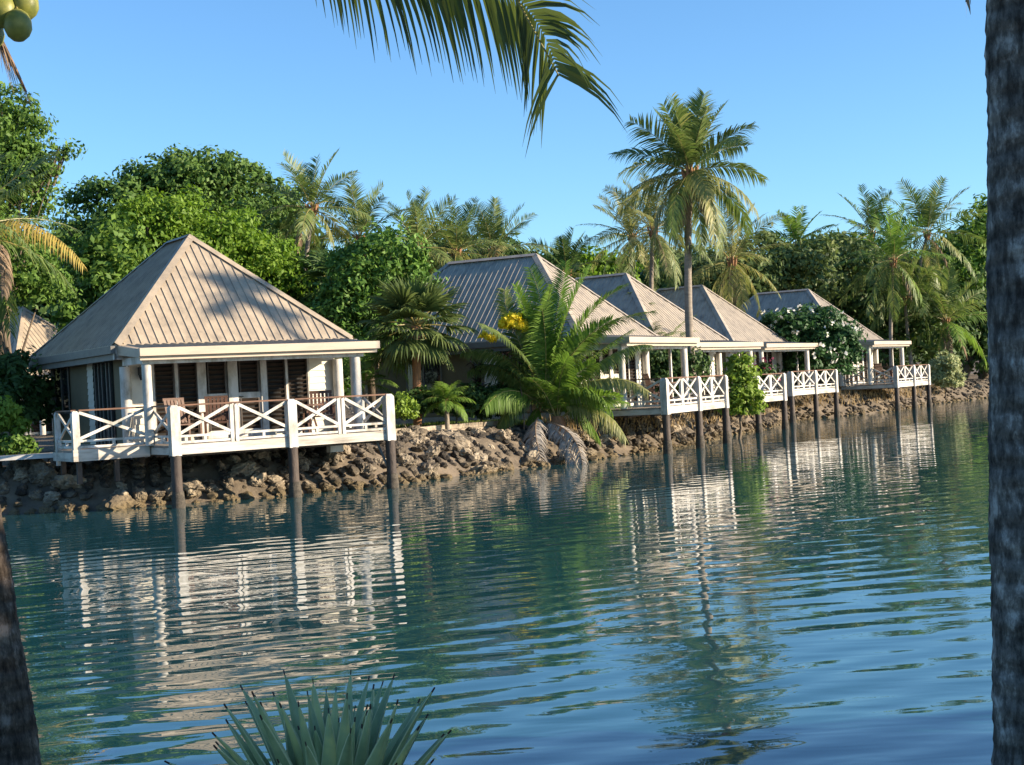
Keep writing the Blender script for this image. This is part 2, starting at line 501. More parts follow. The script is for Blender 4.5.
# water, one sheet to the horizon
o = np_mesh('water', np.array([(-3000, -600, 0), (3000, -600, 0), (3000, 5000, 0), (-3000, 5000, 0)], float), np.array([(0, 1, 2, 3)]), M['water'])
tag(o, kind='structure')


def near_bank():
    xs = np.concatenate([np.linspace(-60, -8, 12), np.linspace(-7, 8, 60), np.linspace(9, 30, 40), np.linspace(31, 60, 8)])
    ts = [0, .25, .5, .8, 1.2, 1.8, 2.6, 4, 8, 40]
    zz = [-.8, -.25, .02, .16, .32, .46, .55, .6, .65, .8]
    V, Fq = [], []
    for x in xs:
        ye = 7.0 + .25 * math.sin(x * 1.3)
        if x < -1.8: ye += min(.85, (-1.8 - x) * 1.2)
        if x > 3: ye += (x - 3) * .18
        if x > 13: ye += min(1, (x - 13) / 7) ** 1.3 * 24
        for t, z in zip(ts, zz):
            V.append((x, ye + .9 - t * 1.3, z + .05 * mnoise.noise(Vector((x * 1.1, t * 2, 1)))))
    nk = len(ts)
    for i in range(len(xs) - 1):
        for k in range(nk - 1):
            a = i * nk + k
            Fq.append((a, a + 1, a + nk + 1, a + nk))
    o = np_mesh('near_bank', np.array(V), np.array(Fq), M['ground'], smooth=True)
    tag(o, kind='structure')


near_bank()


def hills():
    xs = np.linspace(-420, 420, 220)
    ys = np.linspace(240, 420, 40)
    V, Fq = [], []
    for y in ys:
        t = (y - 240) / 180
        for x in xs:
            ridge = 41 - (x + 105) * .085 if x > -105 else 41
            ridge = max(16, ridge)
            z = ridge * math.sin(min(1, t * 1.55) * math.pi / 2) * (1 if t < .65 else 1 - (t - .65))
            z += 2.2 * mnoise.noise(Vector((x * .12, y * .12, 0))) + 3 * mnoise.noise(Vector((x * .03, y * .03, 4))) + 1.0 * mnoise.noise(Vector((x * .4, y * .4, 2)))
            V.append((x, y, z if t > 0 else 0))
    n = len(xs)
    for j in range(len(ys) - 1):
        for i in range(n - 1):
            a = j * n + i
            Fq.append((a, a + 1, a + n + 1, a + n))
    tag(np_mesh('hills', np.array(V), np.array(Fq), M['hill'], smooth=True), kind='structure')


hills()

# ------------------------------------------------------------------ rocks
ROCKS = []
for k in range(10):
    bm = bmesh.new()
    bmesh.ops.create_icosphere(bm, subdivisions=4, radius=.5)
    sx, sy, sz = random.uniform(.8, 1.25), random.uniform(.7, 1.1), random.uniform(.55, .85)
    off = Vector((k * 7.7, k * 3.1, 0))
    for v in bm.verts:
        c = v.co.copy()
        q = (mnoise.cell_vector(c * 2.2 + off) - Vector((.5, .5, .5))) * .16
        r = 1 + .45 * mnoise.noise(c * 2.3 + off) + .22 * mnoise.noise(c * 5.5 + off) + .16 * mnoise.noise(c * 11 + off) + .08 * mnoise.noise(c * 23 + off)
        v.co = Vector((c.x * sx, c.y * sy, c.z * sz)) * r + q * .2
    me = bpy.data.meshes.new('coral_rock')
    bm.to_mesh(me); bm.free()
    me.materials.append(M['rock'])
    ROCKS.append(me)


def shore_at(frac_xy):
    d2 = (SHA[:, 0] - frac_xy[0]) ** 2 + (SHA[:, 1] - frac_xy[1]) ** 2
    return int(d2.argmin())


def rock_zone(p0, p1, n, smin, smax, label, group, dmin=-.25, dmax=1.7, big=.0):
    i0, i1 = shore_at(p0), shore_at(p1)
    for k in range(n):
        i = random.randint(i0, i1)
        d = random.uniform(dmin, dmax)
        s = .70 * random.uniform(smin, smax) * (1.25 - .25 * (d - dmin) / (dmax - dmin))
        if random.random() < big: s *= 1.7
        q = SH[i] + SHN[i] * d
        z = float(np.interp(d, PD, PZ))
        o = mesh_obj('rock', random.choice(ROCKS))
        o.location = (q.x, q.y, z + s * random.uniform(-.08, .22))
        o.rotation_euler = (random.uniform(-.5, .5), random.uniform(-.5, .5), random.uniform(0, 6.28))
        o.scale = (s, s * random.uniform(.8, 1.2), s * random.uniform(.7, 1.1))
        tag(o, label, 'rock', group)


rock_zone((-14.5, 31), (-8.6, 32.2), 48, .35, .75, 'coral boulder on the bank left of the nearest bungalow deck', 'rocks left of the nearest deck', big=.2)
rock_zone((-8.6, 32.2), (-3.2, 35), 95, .25, .55, 'rough coral rock in the bank beneath the nearest bungalow deck', 'rocks beneath the nearest deck', big=.06)
rock_zone((-3.0, 35.2), (.8, 39.6), 72, .3, .68, 'dark coral rock on the bank below the low stone wall', 'rocks below the stone wall', big=.15)
rock_zone((.8, 39.6), (3.4, 43.6), 20, .35, .7, 'coral rock at the waterline under the young coconut palm', 'rocks under the young palm')
rock_zone((3.4, 43.6), (6.5, 51), 30, .25, .55, 'tan rock on the bank under the second bungalow deck', 'rocks under the second deck')
rock_zone((6.5, 51), (14, 69), 20, .25, .6, 'tan rock on the bank under the middle decks', 'rocks under the middle decks')
rock_zone((14, 69), (34, 95), 14, .35, .8, 'brown rock on the far bank by the last bungalow deck', 'rocks by the last deck')


def rubble():
    V, Fc = [], []
    base = []
    bm = bmesh.new(); bmesh.ops.create_icosphere(bm, subdivisions=1, radius=.5)
    bv = np.array([v.co[:] for v in bm.verts]); bf = [tuple(v.index for v in f.verts) for f in bm.faces]; bm.free()
    mb = MB()
    i0, i1 = shore_at((-14.5, 31)), shore_at((34, 95))
    for k in range(4200):
        i = int(i0 + (i1 - i0) * random.random() ** 1.7)
        d = random.uniform(-.25, 1.9)
        q = SH[i] + SHN[i] * d
        z = float(np.interp(d, PD, PZ))
        s = random.uniform(.09, .3)
        jit = 1 + RNG.normal(0, .16, (len(bv), 1))
        w = bv * jit * np.array([s * random.uniform(.8, 1.4), s, s * random.uniform(.6, .9)])
        a = random.uniform(0, 6.28); ca, sa = math.cos(a), math.sin(a)
        w = np.stack([w[:, 0] * ca - w[:, 1] * sa + q.x, w[:, 0] * sa + w[:, 1] * ca + q.y, w[:, 2] + z + s * .15], 1)
        mb.add(w.tolist(), bf)
    tag(mb.build('rubble', M['rock']), 'small coral rubble filling the gaps between the bank rocks', 'rubble', kind='stuff')


rubble()


# ------------------------------------------------------------------ foliage
def leaf_quads(C, Nn, size, aspect=.45, up=.0, jitter=.7):
    """diamond leaves at C facing about Nn"""
    n = len(C)
    nr = Nn + RNG.normal(0, jitter, (n, 3)); nr[:, 2] += up
    nr /= np.linalg.norm(nr, axis=1, keepdims=True) + 1e-9
    t = RNG.normal(0, 1, (n, 3)); t[:, 2] -= .5
    t -= nr * (t * nr).sum(1, keepdims=True)
    t /= np.linalg.norm(t, axis=1, keepdims=True) + 1e-9
    b = np.cross(nr, t)
    s = size * RNG.uniform(.65, 1.3, (n, 1))
    v0 = C - t * s * .5
    v1 = C + b * s * aspect * .5 - nr * s * .06
    v2 = C + t * s * .5 - nr * s * .1
    v3 = C - b * s * aspect * .5 - nr * s * .06
    V = np.stack([v0, v1, v2, v3], 1).reshape(-1, 3)
    return V


def crown_points(lobes, clump, per, fill=.15, gap=0.0):
    Cs, Ns = [], []
    for (c, r) in lobes:
        c = np.array(c); r = np.array(r, float)
        area = 4 * math.pi * ((r[0] * r[1]) ** 1.6 / 3 + (r[0] * r[2]) ** 1.6 / 3 + (r[1] * r[2]) ** 1.6 / 3) ** (1 / 1.6)
        nc = max(5, int(area / (clump * clump * 1.05)))
        d = RNG.normal(0, 1, (nc, 3)); d /= np.linalg.norm(d, axis=1, keepdims=True)
        d = d[d[:, 2] > -.75]
        rr = RNG.uniform(.72, 1.06, (len(d), 1))
        cc = c + d * r * rr
        for q, dn in zip(cc, d):
            if gap and RNG.random() < gap: continue
            cs = clump * RNG.uniform(.6, 1.25)
            k = int(per * RNG.uniform(.6, 1.3))
            e = RNG.normal(0, 1, (k, 3)); e /= np.linalg.norm(e, axis=1, keepdims=True)
            e[:, 2] = np.where(e[:, 2] < 0, e[:, 2] * .45, e[:, 2] * .8)
            e += dn * .25
            Cs.append(q + e * cs * RNG.uniform(.55, 1.0, (k, 1)))
            Ns.append(e + np.array([0, 0, .35]))
        nf = int(nc * per * fill)
        e = RNG.normal(0, 1, (nf, 3)); e /= np.linalg.norm(e, axis=1, keepdims=True)
        Cs.append(c + e * r * (RNG.uniform(0, .75, (nf, 1)))); Ns.append(e)
    return np.concatenate(Cs), np.concatenate(Ns)


def broad_tree(name, label, cat, base, lobes, mat, leaf=.28, clump=.7, per=26, trunk_r=.25, group=None, aspect=.5, gap=0.0, fill=.15, flowers=None, trunk=True, jitter=.5):
    if leaf > .2: leaf, per = leaf * .72, int(per * 1.75)
    """lobes: list of (px,py,rx_px,ry_px,d) read from the photo"""
    base = Vector(base)
    L = []
    for (px, py, rx, ry, d) in lobes:
        c = P(px, py, d) - base
        a, b = rx * d / F_PX, ry * d / F_PX
        L.append(((c.x, c.y, c.z), (a, max(a, b) * .85, b)))
    root = empty(name, base, 0, label, cat, group)
    C, Nn = crown_points(L, clump, per, fill, gap)
    keep = C[:, 2] > .02
    C, Nn = C[keep], Nn[keep]
    V = leaf_quads(C, Nn, leaf, aspect, jitter=jitter)
    Fq = np.arange(len(V)).reshape(-1, 4)
    np_mesh('crown', V, Fq, mat, root)
    if trunk:
        mb = MB()
        cs = sum((Vector(l[0]) for l in L), Vector()) / len(L)
        fork = Vector((cs.x * .4, cs.y * .4, max(.4, cs.z * .42)))
        mb.tube([(0, 0, -.15), fork * .5 + Vector((.06, 0, 0)), fork], [trunk_r * 1.2, trunk_r, trunk_r * .8], 8)
        for (c, r) in L:
            c = Vector(c)
            mid = fork.lerp(c, .5) + Vector((random.uniform(-.3, .3), random.uniform(-.3, .3), .2)) * min(1, r[2])
            lr = min(1.0, r[2] / 1.0)
            mb.tube([fork * .97, mid, c, c + Vector((0, 0, r[2] * .4))], [trunk_r * .6 * lr, trunk_r * .35 * lr, trunk_r * .14 * lr, trunk_r * .04], 6)
            for _ in range(4):
                e = c + Vector((random.uniform(-.8, .8) * r[0], random.uniform(-.8, .8) * r[1], random.uniform(-.1, .7) * r[2]))
                mb.tube([mid.lerp(c, .6), e], [trunk_r * .18, trunk_r * .05], 5)
        mb.build('trunk', M['bark'], root)
    if flowers:
        fm, fn, fs = flowers
        idx = RNG.choice(len(C), fn)
        Cf = C[idx] * 1.0 + Nn[idx] / (np.linalg.norm(Nn[idx], axis=1, keepdims=True)) * .25
        out = Cf - np.array(L[0][0])
        V = np.concatenate([leaf_quads(Cf + RNG.normal(0, fs * .4, Cf.shape), out / (np.linalg.norm(out, axis=1, keepdims=True)), fs, .8, jitter=.5) for _ in range(4)])
        tag(np_mesh('flowers', V, np.arange(len(V)).reshape(-1, 4), fm, root), kind='stuff')
    return root


def gp(px, d, py=400):
    """ground point under photo column px at distance d"""
    q = P(px, py, d)
    return Vector((q.x, q.y, gz(q.x, q.y)))


# ------------------------------------------------------------------ palms
def frond_geo(path, leaf_len, n, width, droop=.5, sweep=.8, roll=0.0, start=.12, rachis_r=.02, missing=0.0, vshape=.35, seg=2, rnd=.12, tipfrac=.35):
    """coconut frond along the polyline path: leaflets V,F and a stalk MB"""
    pts = [Vector(p) for p in path]
    L = [0]
    for a, b in zip(pts[:-1], pts[1:]): L.append(L[-1] + (b - a).length)
    tot = L[-1]

    def at(s):
        x = s * tot
        for i in range(len(pts) - 1):
            if x <= L[i + 1] or i == len(pts) - 2:
                t = (x - L[i]) / max(1e-6, L[i + 1] - L[i])
                return pts[i].lerp(pts[i + 1], t), (pts[min(i + 2, len(pts) - 1)] - pts[max(i - 1, 0)]).normalized()
    V, Fq = [], []
    down = Vector((0, 0, -1))
    for i in range(n):
        s = start + (1 - start) * (i + .5) / n
        p, t = at(s)
        side = t.cross(Vector((0, 0, 1)))
        if side.length < .15: side = Vector((-t.y, t.x, 0)) if abs(t.x) + abs(t.y) > .01 else Vector((1, 0, 0))
        side.normalize()
        upv = side.cross(t).normalized()
        if roll:
            side, upv = side * math.cos(roll) + upv * math.sin(roll), upv * math.cos(roll) - side * math.sin(roll)
        prof = math.sin(min(1, (s - start) / .35 + .38) * math.pi / 2) * (1 if s < .55 else 1 - (1 - tipfrac) * ((s - .55) / .45) ** 1.2)
        fw = sweep * (.55 + .75 * s)
        for sg in (-1, 1):
            if missing and random.random() < missing: continue
            ll = leaf_len * prof * random.uniform(1 - rnd, 1 + rnd * .5)
            d = (side * sg + t * (fw + random.uniform(-.08, .08)) + upv * (vshape + random.uniform(-.08, .08))).normalized()
            wv = (t - d * t.dot(d))
            if wv.length < .05: wv = upv
            wv.normalize()
            # leaflet blade is hung like a roof: tilt a little
            wv = (wv + upv * random.uniform(-.35, .35)).normalized()
            q = p.copy()
            dd = d.copy()
            prev = None
            w0 = width * (.6 + .4 * prof) * random.uniform(.8, 1.15)
            K = seg + 1
            b0 = len(V)
            for k in range(K + 1):
                fr = k / K
                w = w0 * (.55 if k == 0 else (1.0 if k == 1 else (1 - ((fr - .33) / .67) * .95)))
                V.append(q + wv * w / 2); V.append(q - wv * w / 2)
                if k < K:
                    dd = (dd + down * (droop * (.35 + fr) * 1.1)).normalized()
                    q = q + dd * (ll / K)
            for k in range(K):
                a = b0 + 2 * k
                Fq.append((a, a + 1, a + 3, a + 2))
    mb = MB()
    rp = [at(i / 8)[0] for i in range(9)]
    mb.tube(rp, [rachis_r * (1.5 if i == 0 else 1.0) * (1 - .85 * i / 8) for i in range(9)], 5)
    return V, Fq, mb


def frond_obj(parent, geo, mat, smat, name='frond'):
    V, Fq, mb = geo
    nb = len(V)
    allV = [tuple(v) for v in V] + mb.v
    # caps of the stalk are n-gons; keep quads only
    fr = [f for f in mb.f if len(f) == 4]
    fq = list(Fq) + [tuple(i + nb for i in f) for f in fr]
    mi = [0] * len(Fq) + [1] * len(fr)
    return np_mesh(name, np.array([tuple(v) for v in allV]), np.array(fq), [mat, smat], parent, mi)


def arc_path(origin, az, el, length, bend, n=9, sidebend=0.0):
    """stalk that leaves at elevation el and bends down by `bend` radians along its length"""
    p = Vector(origin)
    out = [p.copy()]
    for i in range(n):
        s = (i + .5) / n
        e = el - bend * s ** 1.35
        a = az + sidebend * s
        p = p + Vector((math.cos(a) * math.cos(e), math.sin(a) * math.cos(e), math.sin(e))) * (length / n)
        out.append(p.copy())
    return out


def coconut_palm(label, base, crown, flen=2.6, nf=22, mats=None, leaf=.62, nl=34, width=.05, trunk_r=.14, group='coconut palms among the bungalows', bow=0.0,
                 el0=83, el1=-38, coconuts=0, dead=2, droop=.45, lean_wind=(0, 0), bend=1.0, seed=0, name='coconut_palm', trunk_mat=None, skip=None, cat='palm tree'):
    random.seed(seed + 100)
    base = Vector(base); crown = Vector(crown)
    root = empty(name, base, 0, label, cat, group)
    c = crown - base
    mats = mats or [M['palm'], M['palmy']]
    # trunk
    mb = MB()
    pts, rr = [], []
    n = max(6, int(c.length / .5))
    sidev = Vector((c.y, -c.x, 0)); sidev = sidev.normalized() if sidev.length > .1 else Vector((1, 0, 0))
    for i in range(n + 1):
        t = i / n
        q = c * t + sidev * (bow * math.sin(t * math.pi)) + Vector((c.x, c.y, 0)) * (-.25 * math.sin(t * math.pi))
        pts.append(q + Vector((0, 0, -.2 if i == 0 else 0)))
        rr.append(trunk_r * ((1.5 - 1.0 * t / .12) if t < .06 else (1.0 - .38 * t)) * (1.04 if i % 2 else .98))
    mb.tube(pts, rr, 10)
    mb.build('trunk', trunk_mat or M['palmbark'], root)
    # crownshaft fibres
    fb = MB()
    for k in range(9):
        a = k * 2.4
        e = Vector((math.cos(a), math.sin(a), 0))
        fb.tube([c + e * trunk_r * .5 + Vector((0, 0, -.35)), c + e * trunk_r * 1.3 + Vector((0, 0, -.05)), c + e * trunk_r * 1.9 + Vector((0, 0, .28))], [trunk_r * .3, trunk_r * .45, trunk_r * .12], 5)
    fb.build('fibre_sheath', M['fibre'], root)
    for i in range(nf):
        t = (i + .5) / nf
        az = i * 2.39996 + seed
        if skip and skip(az % (2 * math.pi), t): continue
        el = rad(el0 + (el1 - el0) * t ** 1.15 + random.uniform(-7, 7))
        ln = 1.12 * flen * (.84 + .16 * min(1, t * 3)) * random.uniform(.88, 1.08)
        bd = bend * (.22 + 1.05 * t) * random.uniform(.85, 1.2)
        path = arc_path(c + Vector((0, 0, .05)), az, el, ln, bd, 9, random.uniform(-.25, .25))
        mat = mats[0] if t < .55 or len(mats) == 1 else random.choice(mats)
        geo = frond_geo(path, leaf * 1.25 * random.uniform(.9, 1.1), int(nl * 1.0), width * 1.22, droop=droop * (.25 + 1.3 * t), roll=random.uniform(-.7, .7), rachis_r=.024, vshape=.5 - .6 * t, missing=.10, rnd=.28)
        frond_obj(root, geo, mat, M['rachis'])
    for i in range(dead):
        az = random.uniform(0, 6.28)
        path = arc_path(c, az, rad(-45), flen * .75, .8, 8)
        geo = frond_geo(path, leaf * .8, nl, width * .8, droop=1.2, missing=.2, vshape=-.2)
        frond_obj(root, geo, M['palmdead'], M['rachisd'], 'dead_frond')
    for i in range(coconuts):
        a = i * 2.1 + seed
        cb = MB()
        q = c + Vector((math.cos(a) * .24, math.sin(a) * .24, -.18 - .09 * (i % 3)))
        cb.tube([q + Vector((0, 0, .13)), q + Vector((0, 0, .10)), q + Vector((0, 0, .03)), q + Vector((0, 0, -.05)), q + Vector((0, 0, -.11)), q + Vector((0, 0, -.125))], [.02, .07, .105, .1, .055, .01], 10)
        cb.build('coconut', M['coconut'], root)
    random.seed(seed + 500)
    return root


def palm_at(label, px, py, d, gx=None, gd=None, **kw):
    cr = P(px, py, d)
    gx = px if gx is None else gx
    b = gp(gx, gd or d)
    return coconut_palm(label, b, cr, **kw)


def fan_leaf(origin, az, el, plen, blade, nseg=26, spread=2.5, droop=.35):
    """palmate leaf: stalk plus a fan of pleated segments"""
    pth = arc_path(origin, az, el, plen, .35, 5)
    hub = pth[-1]
    t = (pth[-1] - pth[-2]).normalized()
    side = t.cross(Vector((0, 0, 1)))
    if side.length < .1: side = Vector((1, 0, 0))
    side.normalize()
    up = side.cross(t)
    V, Fq = [], []
    for k in range(nseg):
        a = (k / (nseg - 1) - .5) * spread * 1.15
        d = (t * math.cos(a) + side * math.sin(a) + up * .18 * math.cos(a * 1.5)).normalized()
        wv = d.cross(up).normalized()
        wv = (wv + up * (.5 if k % 2 else -.5)).normalized()
        ln = blade * (.78 + .22 * math.cos(a)) * random.uniform(.9, 1.05)
        q = hub.copy(); dd = d.copy()
        b0 = len(V)
        w0 = blade * .085
        for j in range(5):
            fr = j / 4
            w = w0 * (.25 if j == 0 else (1.0 if j < 3 else (.6 if j == 3 else .04)))
            V.append(q + wv * w / 2); V.append(q - wv * w / 2)
            dd = (dd + Vector((0, 0, -1)) * droop * fr ** 2 * 1.6).normalized()
            q = q + dd * (ln / 4)
        for j in range(4):
            b = b0 + 2 * j
            Fq.append((b, b + 1, b + 3, b + 2))
    mb = MB()
    mb.tube(pth, [.02] * len(pth), 5)
    return V, Fq, mb


# ------------------------------------------------------------------ bungalows
BZ = 1.1          # ground level the bungalow empties stand on


def clip_roof(W, S, D, zm, zk, L):
    pass


def bungalow(label, x, y, deg, W=5.98, S=2.875, L=1.62, zoff=0.0, side='plain', group='bungalows along the shore', wall_mat=None, roof_mat=None, floor_front=True):
    root = empty('bungalow', (x, y, BZ + zoff), rad(deg), label, 'bungalow', group)
    rm = roof_mat or M['roof']
    D = 2 * S + L
    zm, zk, zp, q = 3.62 - BZ, 6.447 - BZ, 3.44 - BZ, 1.45
    zf = 1.33 - BZ
    A, B, Cc, Dd = Vector((0, 0, zm)), Vector((W, 0, zm)), Vector((W, D, zm)), Vector((0, D, zm))
    K1, K2 = Vector((W / 2, S, zk)), Vector((W / 2, S + L, zk))
    # main roof: four slopes with a thickness, plus standing ribs on every slope
    mb = MB()
    th = Vector((0, 0, -.07))
    tops = [A, B, Cc, Dd, K1, K2]
    vs = tops + [v + th for v in tops]
    mb.add(vs, [(0, 1, 4), (1, 2, 5, 4), (2, 3, 5), (3, 0, 4, 5), (6, 10, 7), (7, 10, 11, 8), (8, 11, 9), (9, 11, 10, 6),
                (0, 6, 7, 1), (1, 7, 8, 2), (2, 8, 9, 3), (3, 9, 6, 0)])

    def ribs(P0, P1, topfun, apexdir, pitch=.2, h=.026, w=.05):
        """ribs from the eave P0-P1 up the slope; topfun(t) = run fraction reached at distance t along the eave"""
        P0, P1 = Vector(P0), Vector(P1)
        ev = (P1 - P0); le = ev.length; ev.normalize()
        nrm = ev.cross(apexdir).normalized()
        if nrm.z < 0: nrm = -nrm
        n = int(le / pitch)
        for i in range(1, n):
            t = i * le / n
            r = topfun(t)
            if r < .06: continue
            a = P0 + ev * t; b = a + apexdir * r
            mb.add([a - ev * w / 2, a + ev * w / 2, a + nrm * h, b - ev * w / 2, b + ev * w / 2, b + nrm * h],
                   [(0, 2, 5, 3), (2, 1, 4, 5), (0, 1, 2), (3, 5, 4)])
    fr = Vector((0, S, zk - zm))
    ribs(A, B, lambda t: min(t, W - t) / (W / 2) * .985, fr)
    bk = Vector((0, -S, zk - zm))
    ribs(Dd, Cc, lambda t: min(t, W - t) / (W / 2) * .985, bk)
    lf = Vector((W / 2, 0, zk - zm))
    ribs(A, Dd, lambda t: min(t / S, (D - t) / S, 1) * .985, lf)
    rt = Vector((-W / 2, 0, zk - zm))
    ribs(B, Cc, lambda t: min(t / S, (D - t) / S, 1) * .985, rt)
    roof = mb.build('roof', rm, root)
    cap = MB()
    for a, b in ((A, K1), (B, K1), (Cc, K2), (Dd, K2), (K1, K2)):
        d = (b - a).normalized()
        s = d.cross(Vector((0, 0, 1))).normalized()
        up = Vector((0, 0, .05))
        w = .15
        dn = Vector((0, 0, -w * .62))
        cap.add([a + up, b + up, a + s * w + dn + up, b + s * w + dn + up, a - s * w + dn + up, b - s * w + dn + up], [(0, 2, 3, 1), (0, 1, 5, 4)])
    cap.build('ridge_cap', rm, roof)
    gt = MB()
    gt.box(-.1, .0, -.02, D, zm - .2, zm - .03)
    gt.box(-.012, .03, .0, D, zm - .34, zm - .202)
    gt.box(0, W, D, D + .1, zm - .2, zm - .03)
    gt.box(W, W + .1, -.02, D, zm - .2, zm - .03)
    gt.build('gutter', M['gutter'], root)
    so = MB()
    so.box(.03, W - .03, .03, D - .03, zm - .3, zm - .26)
    so.build('soffit', M['cream'], root)
    # verandah roof: low slope in front of the hip
    e = .1
    pv = MB()
    a0, a1 = Vector((e, .0, zm - .02)), Vector((W - e - .03, .0, zm - .02))
    b0, b1 = Vector((e, -q, zp)), Vector((W - e - .03, -q, zp))
    t2 = Vector((0, 0, -.04))
    vs = [a0, a1, b1, b0]
    pv.add(vs + [v + t2 for v in vs], [(0, 3, 2, 1), (4, 5, 6, 7), (0, 1, 5, 4), (1, 2, 6, 5), (2, 3, 7, 6), (3, 0, 4, 7)])
    mb, keep = pv, mb
    dv = a0 - b0
    n = int((W - 2 * e) / .2)
    for i in range(1, n):
        p = b0.lerp(b1, i / n)
        w = .055
        up = Vector((0, 0, .03))
        exx = Vector((w / 2, 0, 0))
        pv.add([p - exx, p + exx, p + up, p + dv - exx, p + dv + exx, p + dv + up], [(0, 2, 5, 3), (2, 1, 4, 5), (0, 1, 2), (3, 5, 4)])
    pr = pv.build('verandah_roof', rm, root)
    fa = MB()
    fa.box(e - .05, W - e + .02, -q - .1, -q, zp - .15, zp + .025)
    fa.box(e - .02, W - e - .01, -q + .004, -q + .034, zp - .24, zp - .152)
    for xx in (e - .03, W - e - .02):
        fa.add([(xx - .015, 0, zm - .03), (xx + .015, 0, zm - .03), (xx + .015, -q, zp + .01), (xx - .015, -q, zp + .01),
                (xx - .015, 0, zm - .24), (xx + .015, 0, zm - .24), (xx + .015, -q, zp - .18), (xx - .015, -q, zp - .18)],
               [(0, 3, 2, 1), (4, 5, 6, 7), (0, 1, 5, 4), (1, 2, 6, 5), (2, 3, 7, 6), (3, 0, 4, 7)])
    fa.build('fascia', M['cream'], pr)
    bmn = MB()
    bmn.box(.2, 5.62 / 5.98 * W, -1.22, -1.08, zp - .32, zp - .16)
    bmn.box(.22, .36, -1.08, .2, zp - .30, zp - .14)
    bmn.box(W - .58, W - .44, -1.08, .2, zp - .30, zp - .14)
    bmn.box(-.02, W + .02, .03, .1, zm - .34, zm - .05)
    bmn.build('beam', M['white'], root)
    # columns
    for (cx, cy, r) in ((.31, .32, .125), (W - .31, .32, .125), (.31, -1.15, .105), (W - .55, -1.15, .115)):
        cb = MB()
        cb.tube([(cx, cy, zf), (cx, cy, zp - .32)], r, 16)
        cb.build('column', M['white'], root)
    cb = MB(); cb.box(W - .4, W - .32, -.62, -.54, zf, zp - .2); cb.build('column', M['white'], root)

    # walls
    def boards(mb2, x0, x1, yy, z0, z1, axis='x', mi=0):
        nb = max(1, int(round((z1 - z0) / .155)))
        hh = (z1 - z0) / nb
        for i in range(nb):
            za, zb = z0 + i * hh, z0 + (i + 1) * hh
            if axis == 'x':
                mb2.add([(x0, yy - .03, za), (x1, yy - .03, za), (x1, yy - .008, zb), (x0, yy - .008, zb), (x0, yy, za), (x1, yy, za)],
                        [(0, 1, 2, 3), (0, 4, 5, 1)], mi)
            else:
                mb2.add([(yy - .03, x0, za), (yy - .03, x1, za), (yy - .008, x1, zb), (yy - .008, x0, zb), (yy, x0, za), (yy, x1, za)],
                        [(0, 3, 2, 1), (0, 1, 5, 4)], mi)
    yw = .45
    x0, x1 = .45, W - .33
    zt = zm - .3
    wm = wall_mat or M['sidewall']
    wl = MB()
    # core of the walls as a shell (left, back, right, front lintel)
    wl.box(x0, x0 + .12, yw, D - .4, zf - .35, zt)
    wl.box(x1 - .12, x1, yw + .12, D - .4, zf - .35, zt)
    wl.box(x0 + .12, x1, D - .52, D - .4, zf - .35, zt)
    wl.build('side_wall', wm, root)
    fw = MB()
    fw.box(x0 + .123, x1, yw + .008, yw + .1, zf, zt - .004)
    fw.box(.95, W - 1.09, yw - .02, yw + .0079, 3.2 - BZ, zt - .006)
    for aa, bb, cc, ax in ((x0, .95, yw, 'x'), (W - 1.09, x1, yw, 'x'), (.452, .62, x0, 'y'), (3.16, 3.62, x0, 'y')):
        wb = MB(); boards(wb, aa, bb, cc, zf, zt, ax)
        wb.build('weatherboards', M['siding'], root)
    fw.build('front_wall', M['siding'], root)

    def louvre(mb2, xa, xb, z0, z1, tilt=.7, pitch=.1):
        mb2.box(xa, xb, yw - .012, yw + .004, z0, z1, 1)  # black backing panel paints in the darkness of the room behind
        n2 = int((z1 - z0) / pitch)
        for i in range(n2):
            zc = z0 + (i + .5) * (z1 - z0) / n2
            mb2.bar((xa + .01, yw - .045, zc), (xb - .01, yw - .045, zc), .085, .012, (0, math.sin(tilt), math.cos(tilt)), 0)
        for xe in (xa, xb - .03):
            mb2.box(xe, xe + .03, yw - .085, yw - .013, z0, z1, 0)
    sc = (W - 1.09) / 4.89
    ztop = 3.2 - BZ
    for xa, xb in ((1.0, 1.48), (1.58, 2.04), (3.79 * sc, 4.28 * sc), (4.34 * sc, 4.87 * sc)):
        lb = MB(); louvre(lb, xa, xb, zf + .1, ztop)
        lb.build('louvre_panel', [M['louvre'], M['black']], root)
    for k, (xa, xb) in enumerate(((2.25, 2.80), (3.04, 3.63))):
        db = MB()
        db.box(xa, xb, yw - .05, yw - .01, zf + .02, zf + .2)
        db.box(xa, xb, yw - .05, yw - .01, 2.27 - BZ, 2.41 - BZ)
        db.box(xa, xa + .05, yw - .05, yw - .01, zf + .2, 2.27 - BZ)
        db.box(xb - .05, xb, yw - .05, yw - .01, zf + .2, 2.27 - BZ)
        dr = db.build('door', M['white'], root)
        for z0, z1 in ((2.41 - BZ, ztop), (zf + .2, 2.27 - BZ)):
            lb = MB(); louvre(lb, xa + .05, xb - .05, z0, z1)
            lb.build('louvre_panel', [M['louvre'], M['black']], dr)
        hb = MB(); hx = xb - .03 if k == 0 else xa + .03
        hb.tube([(hx, yw - .06, 2.31 - BZ), (hx, yw - .1, 2.31 - BZ), (hx + (.09 if k else -.09), yw - .1, 2.31 - BZ)], .012, 6)
        hb.build('handle', M['metal'], dr)
    tb = MB()
    for xa, xb in ((.93, 1.0), (1.49, 1.57), (2.04, 2.25), (2.80, 3.04), (3.63, 3.79 * sc), (4.28 * sc, 4.34 * sc), (4.87 * sc, 4.89 * sc + .03)):
        tb.box(xa, xb, yw - .1, yw - .021, zf, ztop)
    tb.build('door_frame', M['white'], root)
    lm = MB()
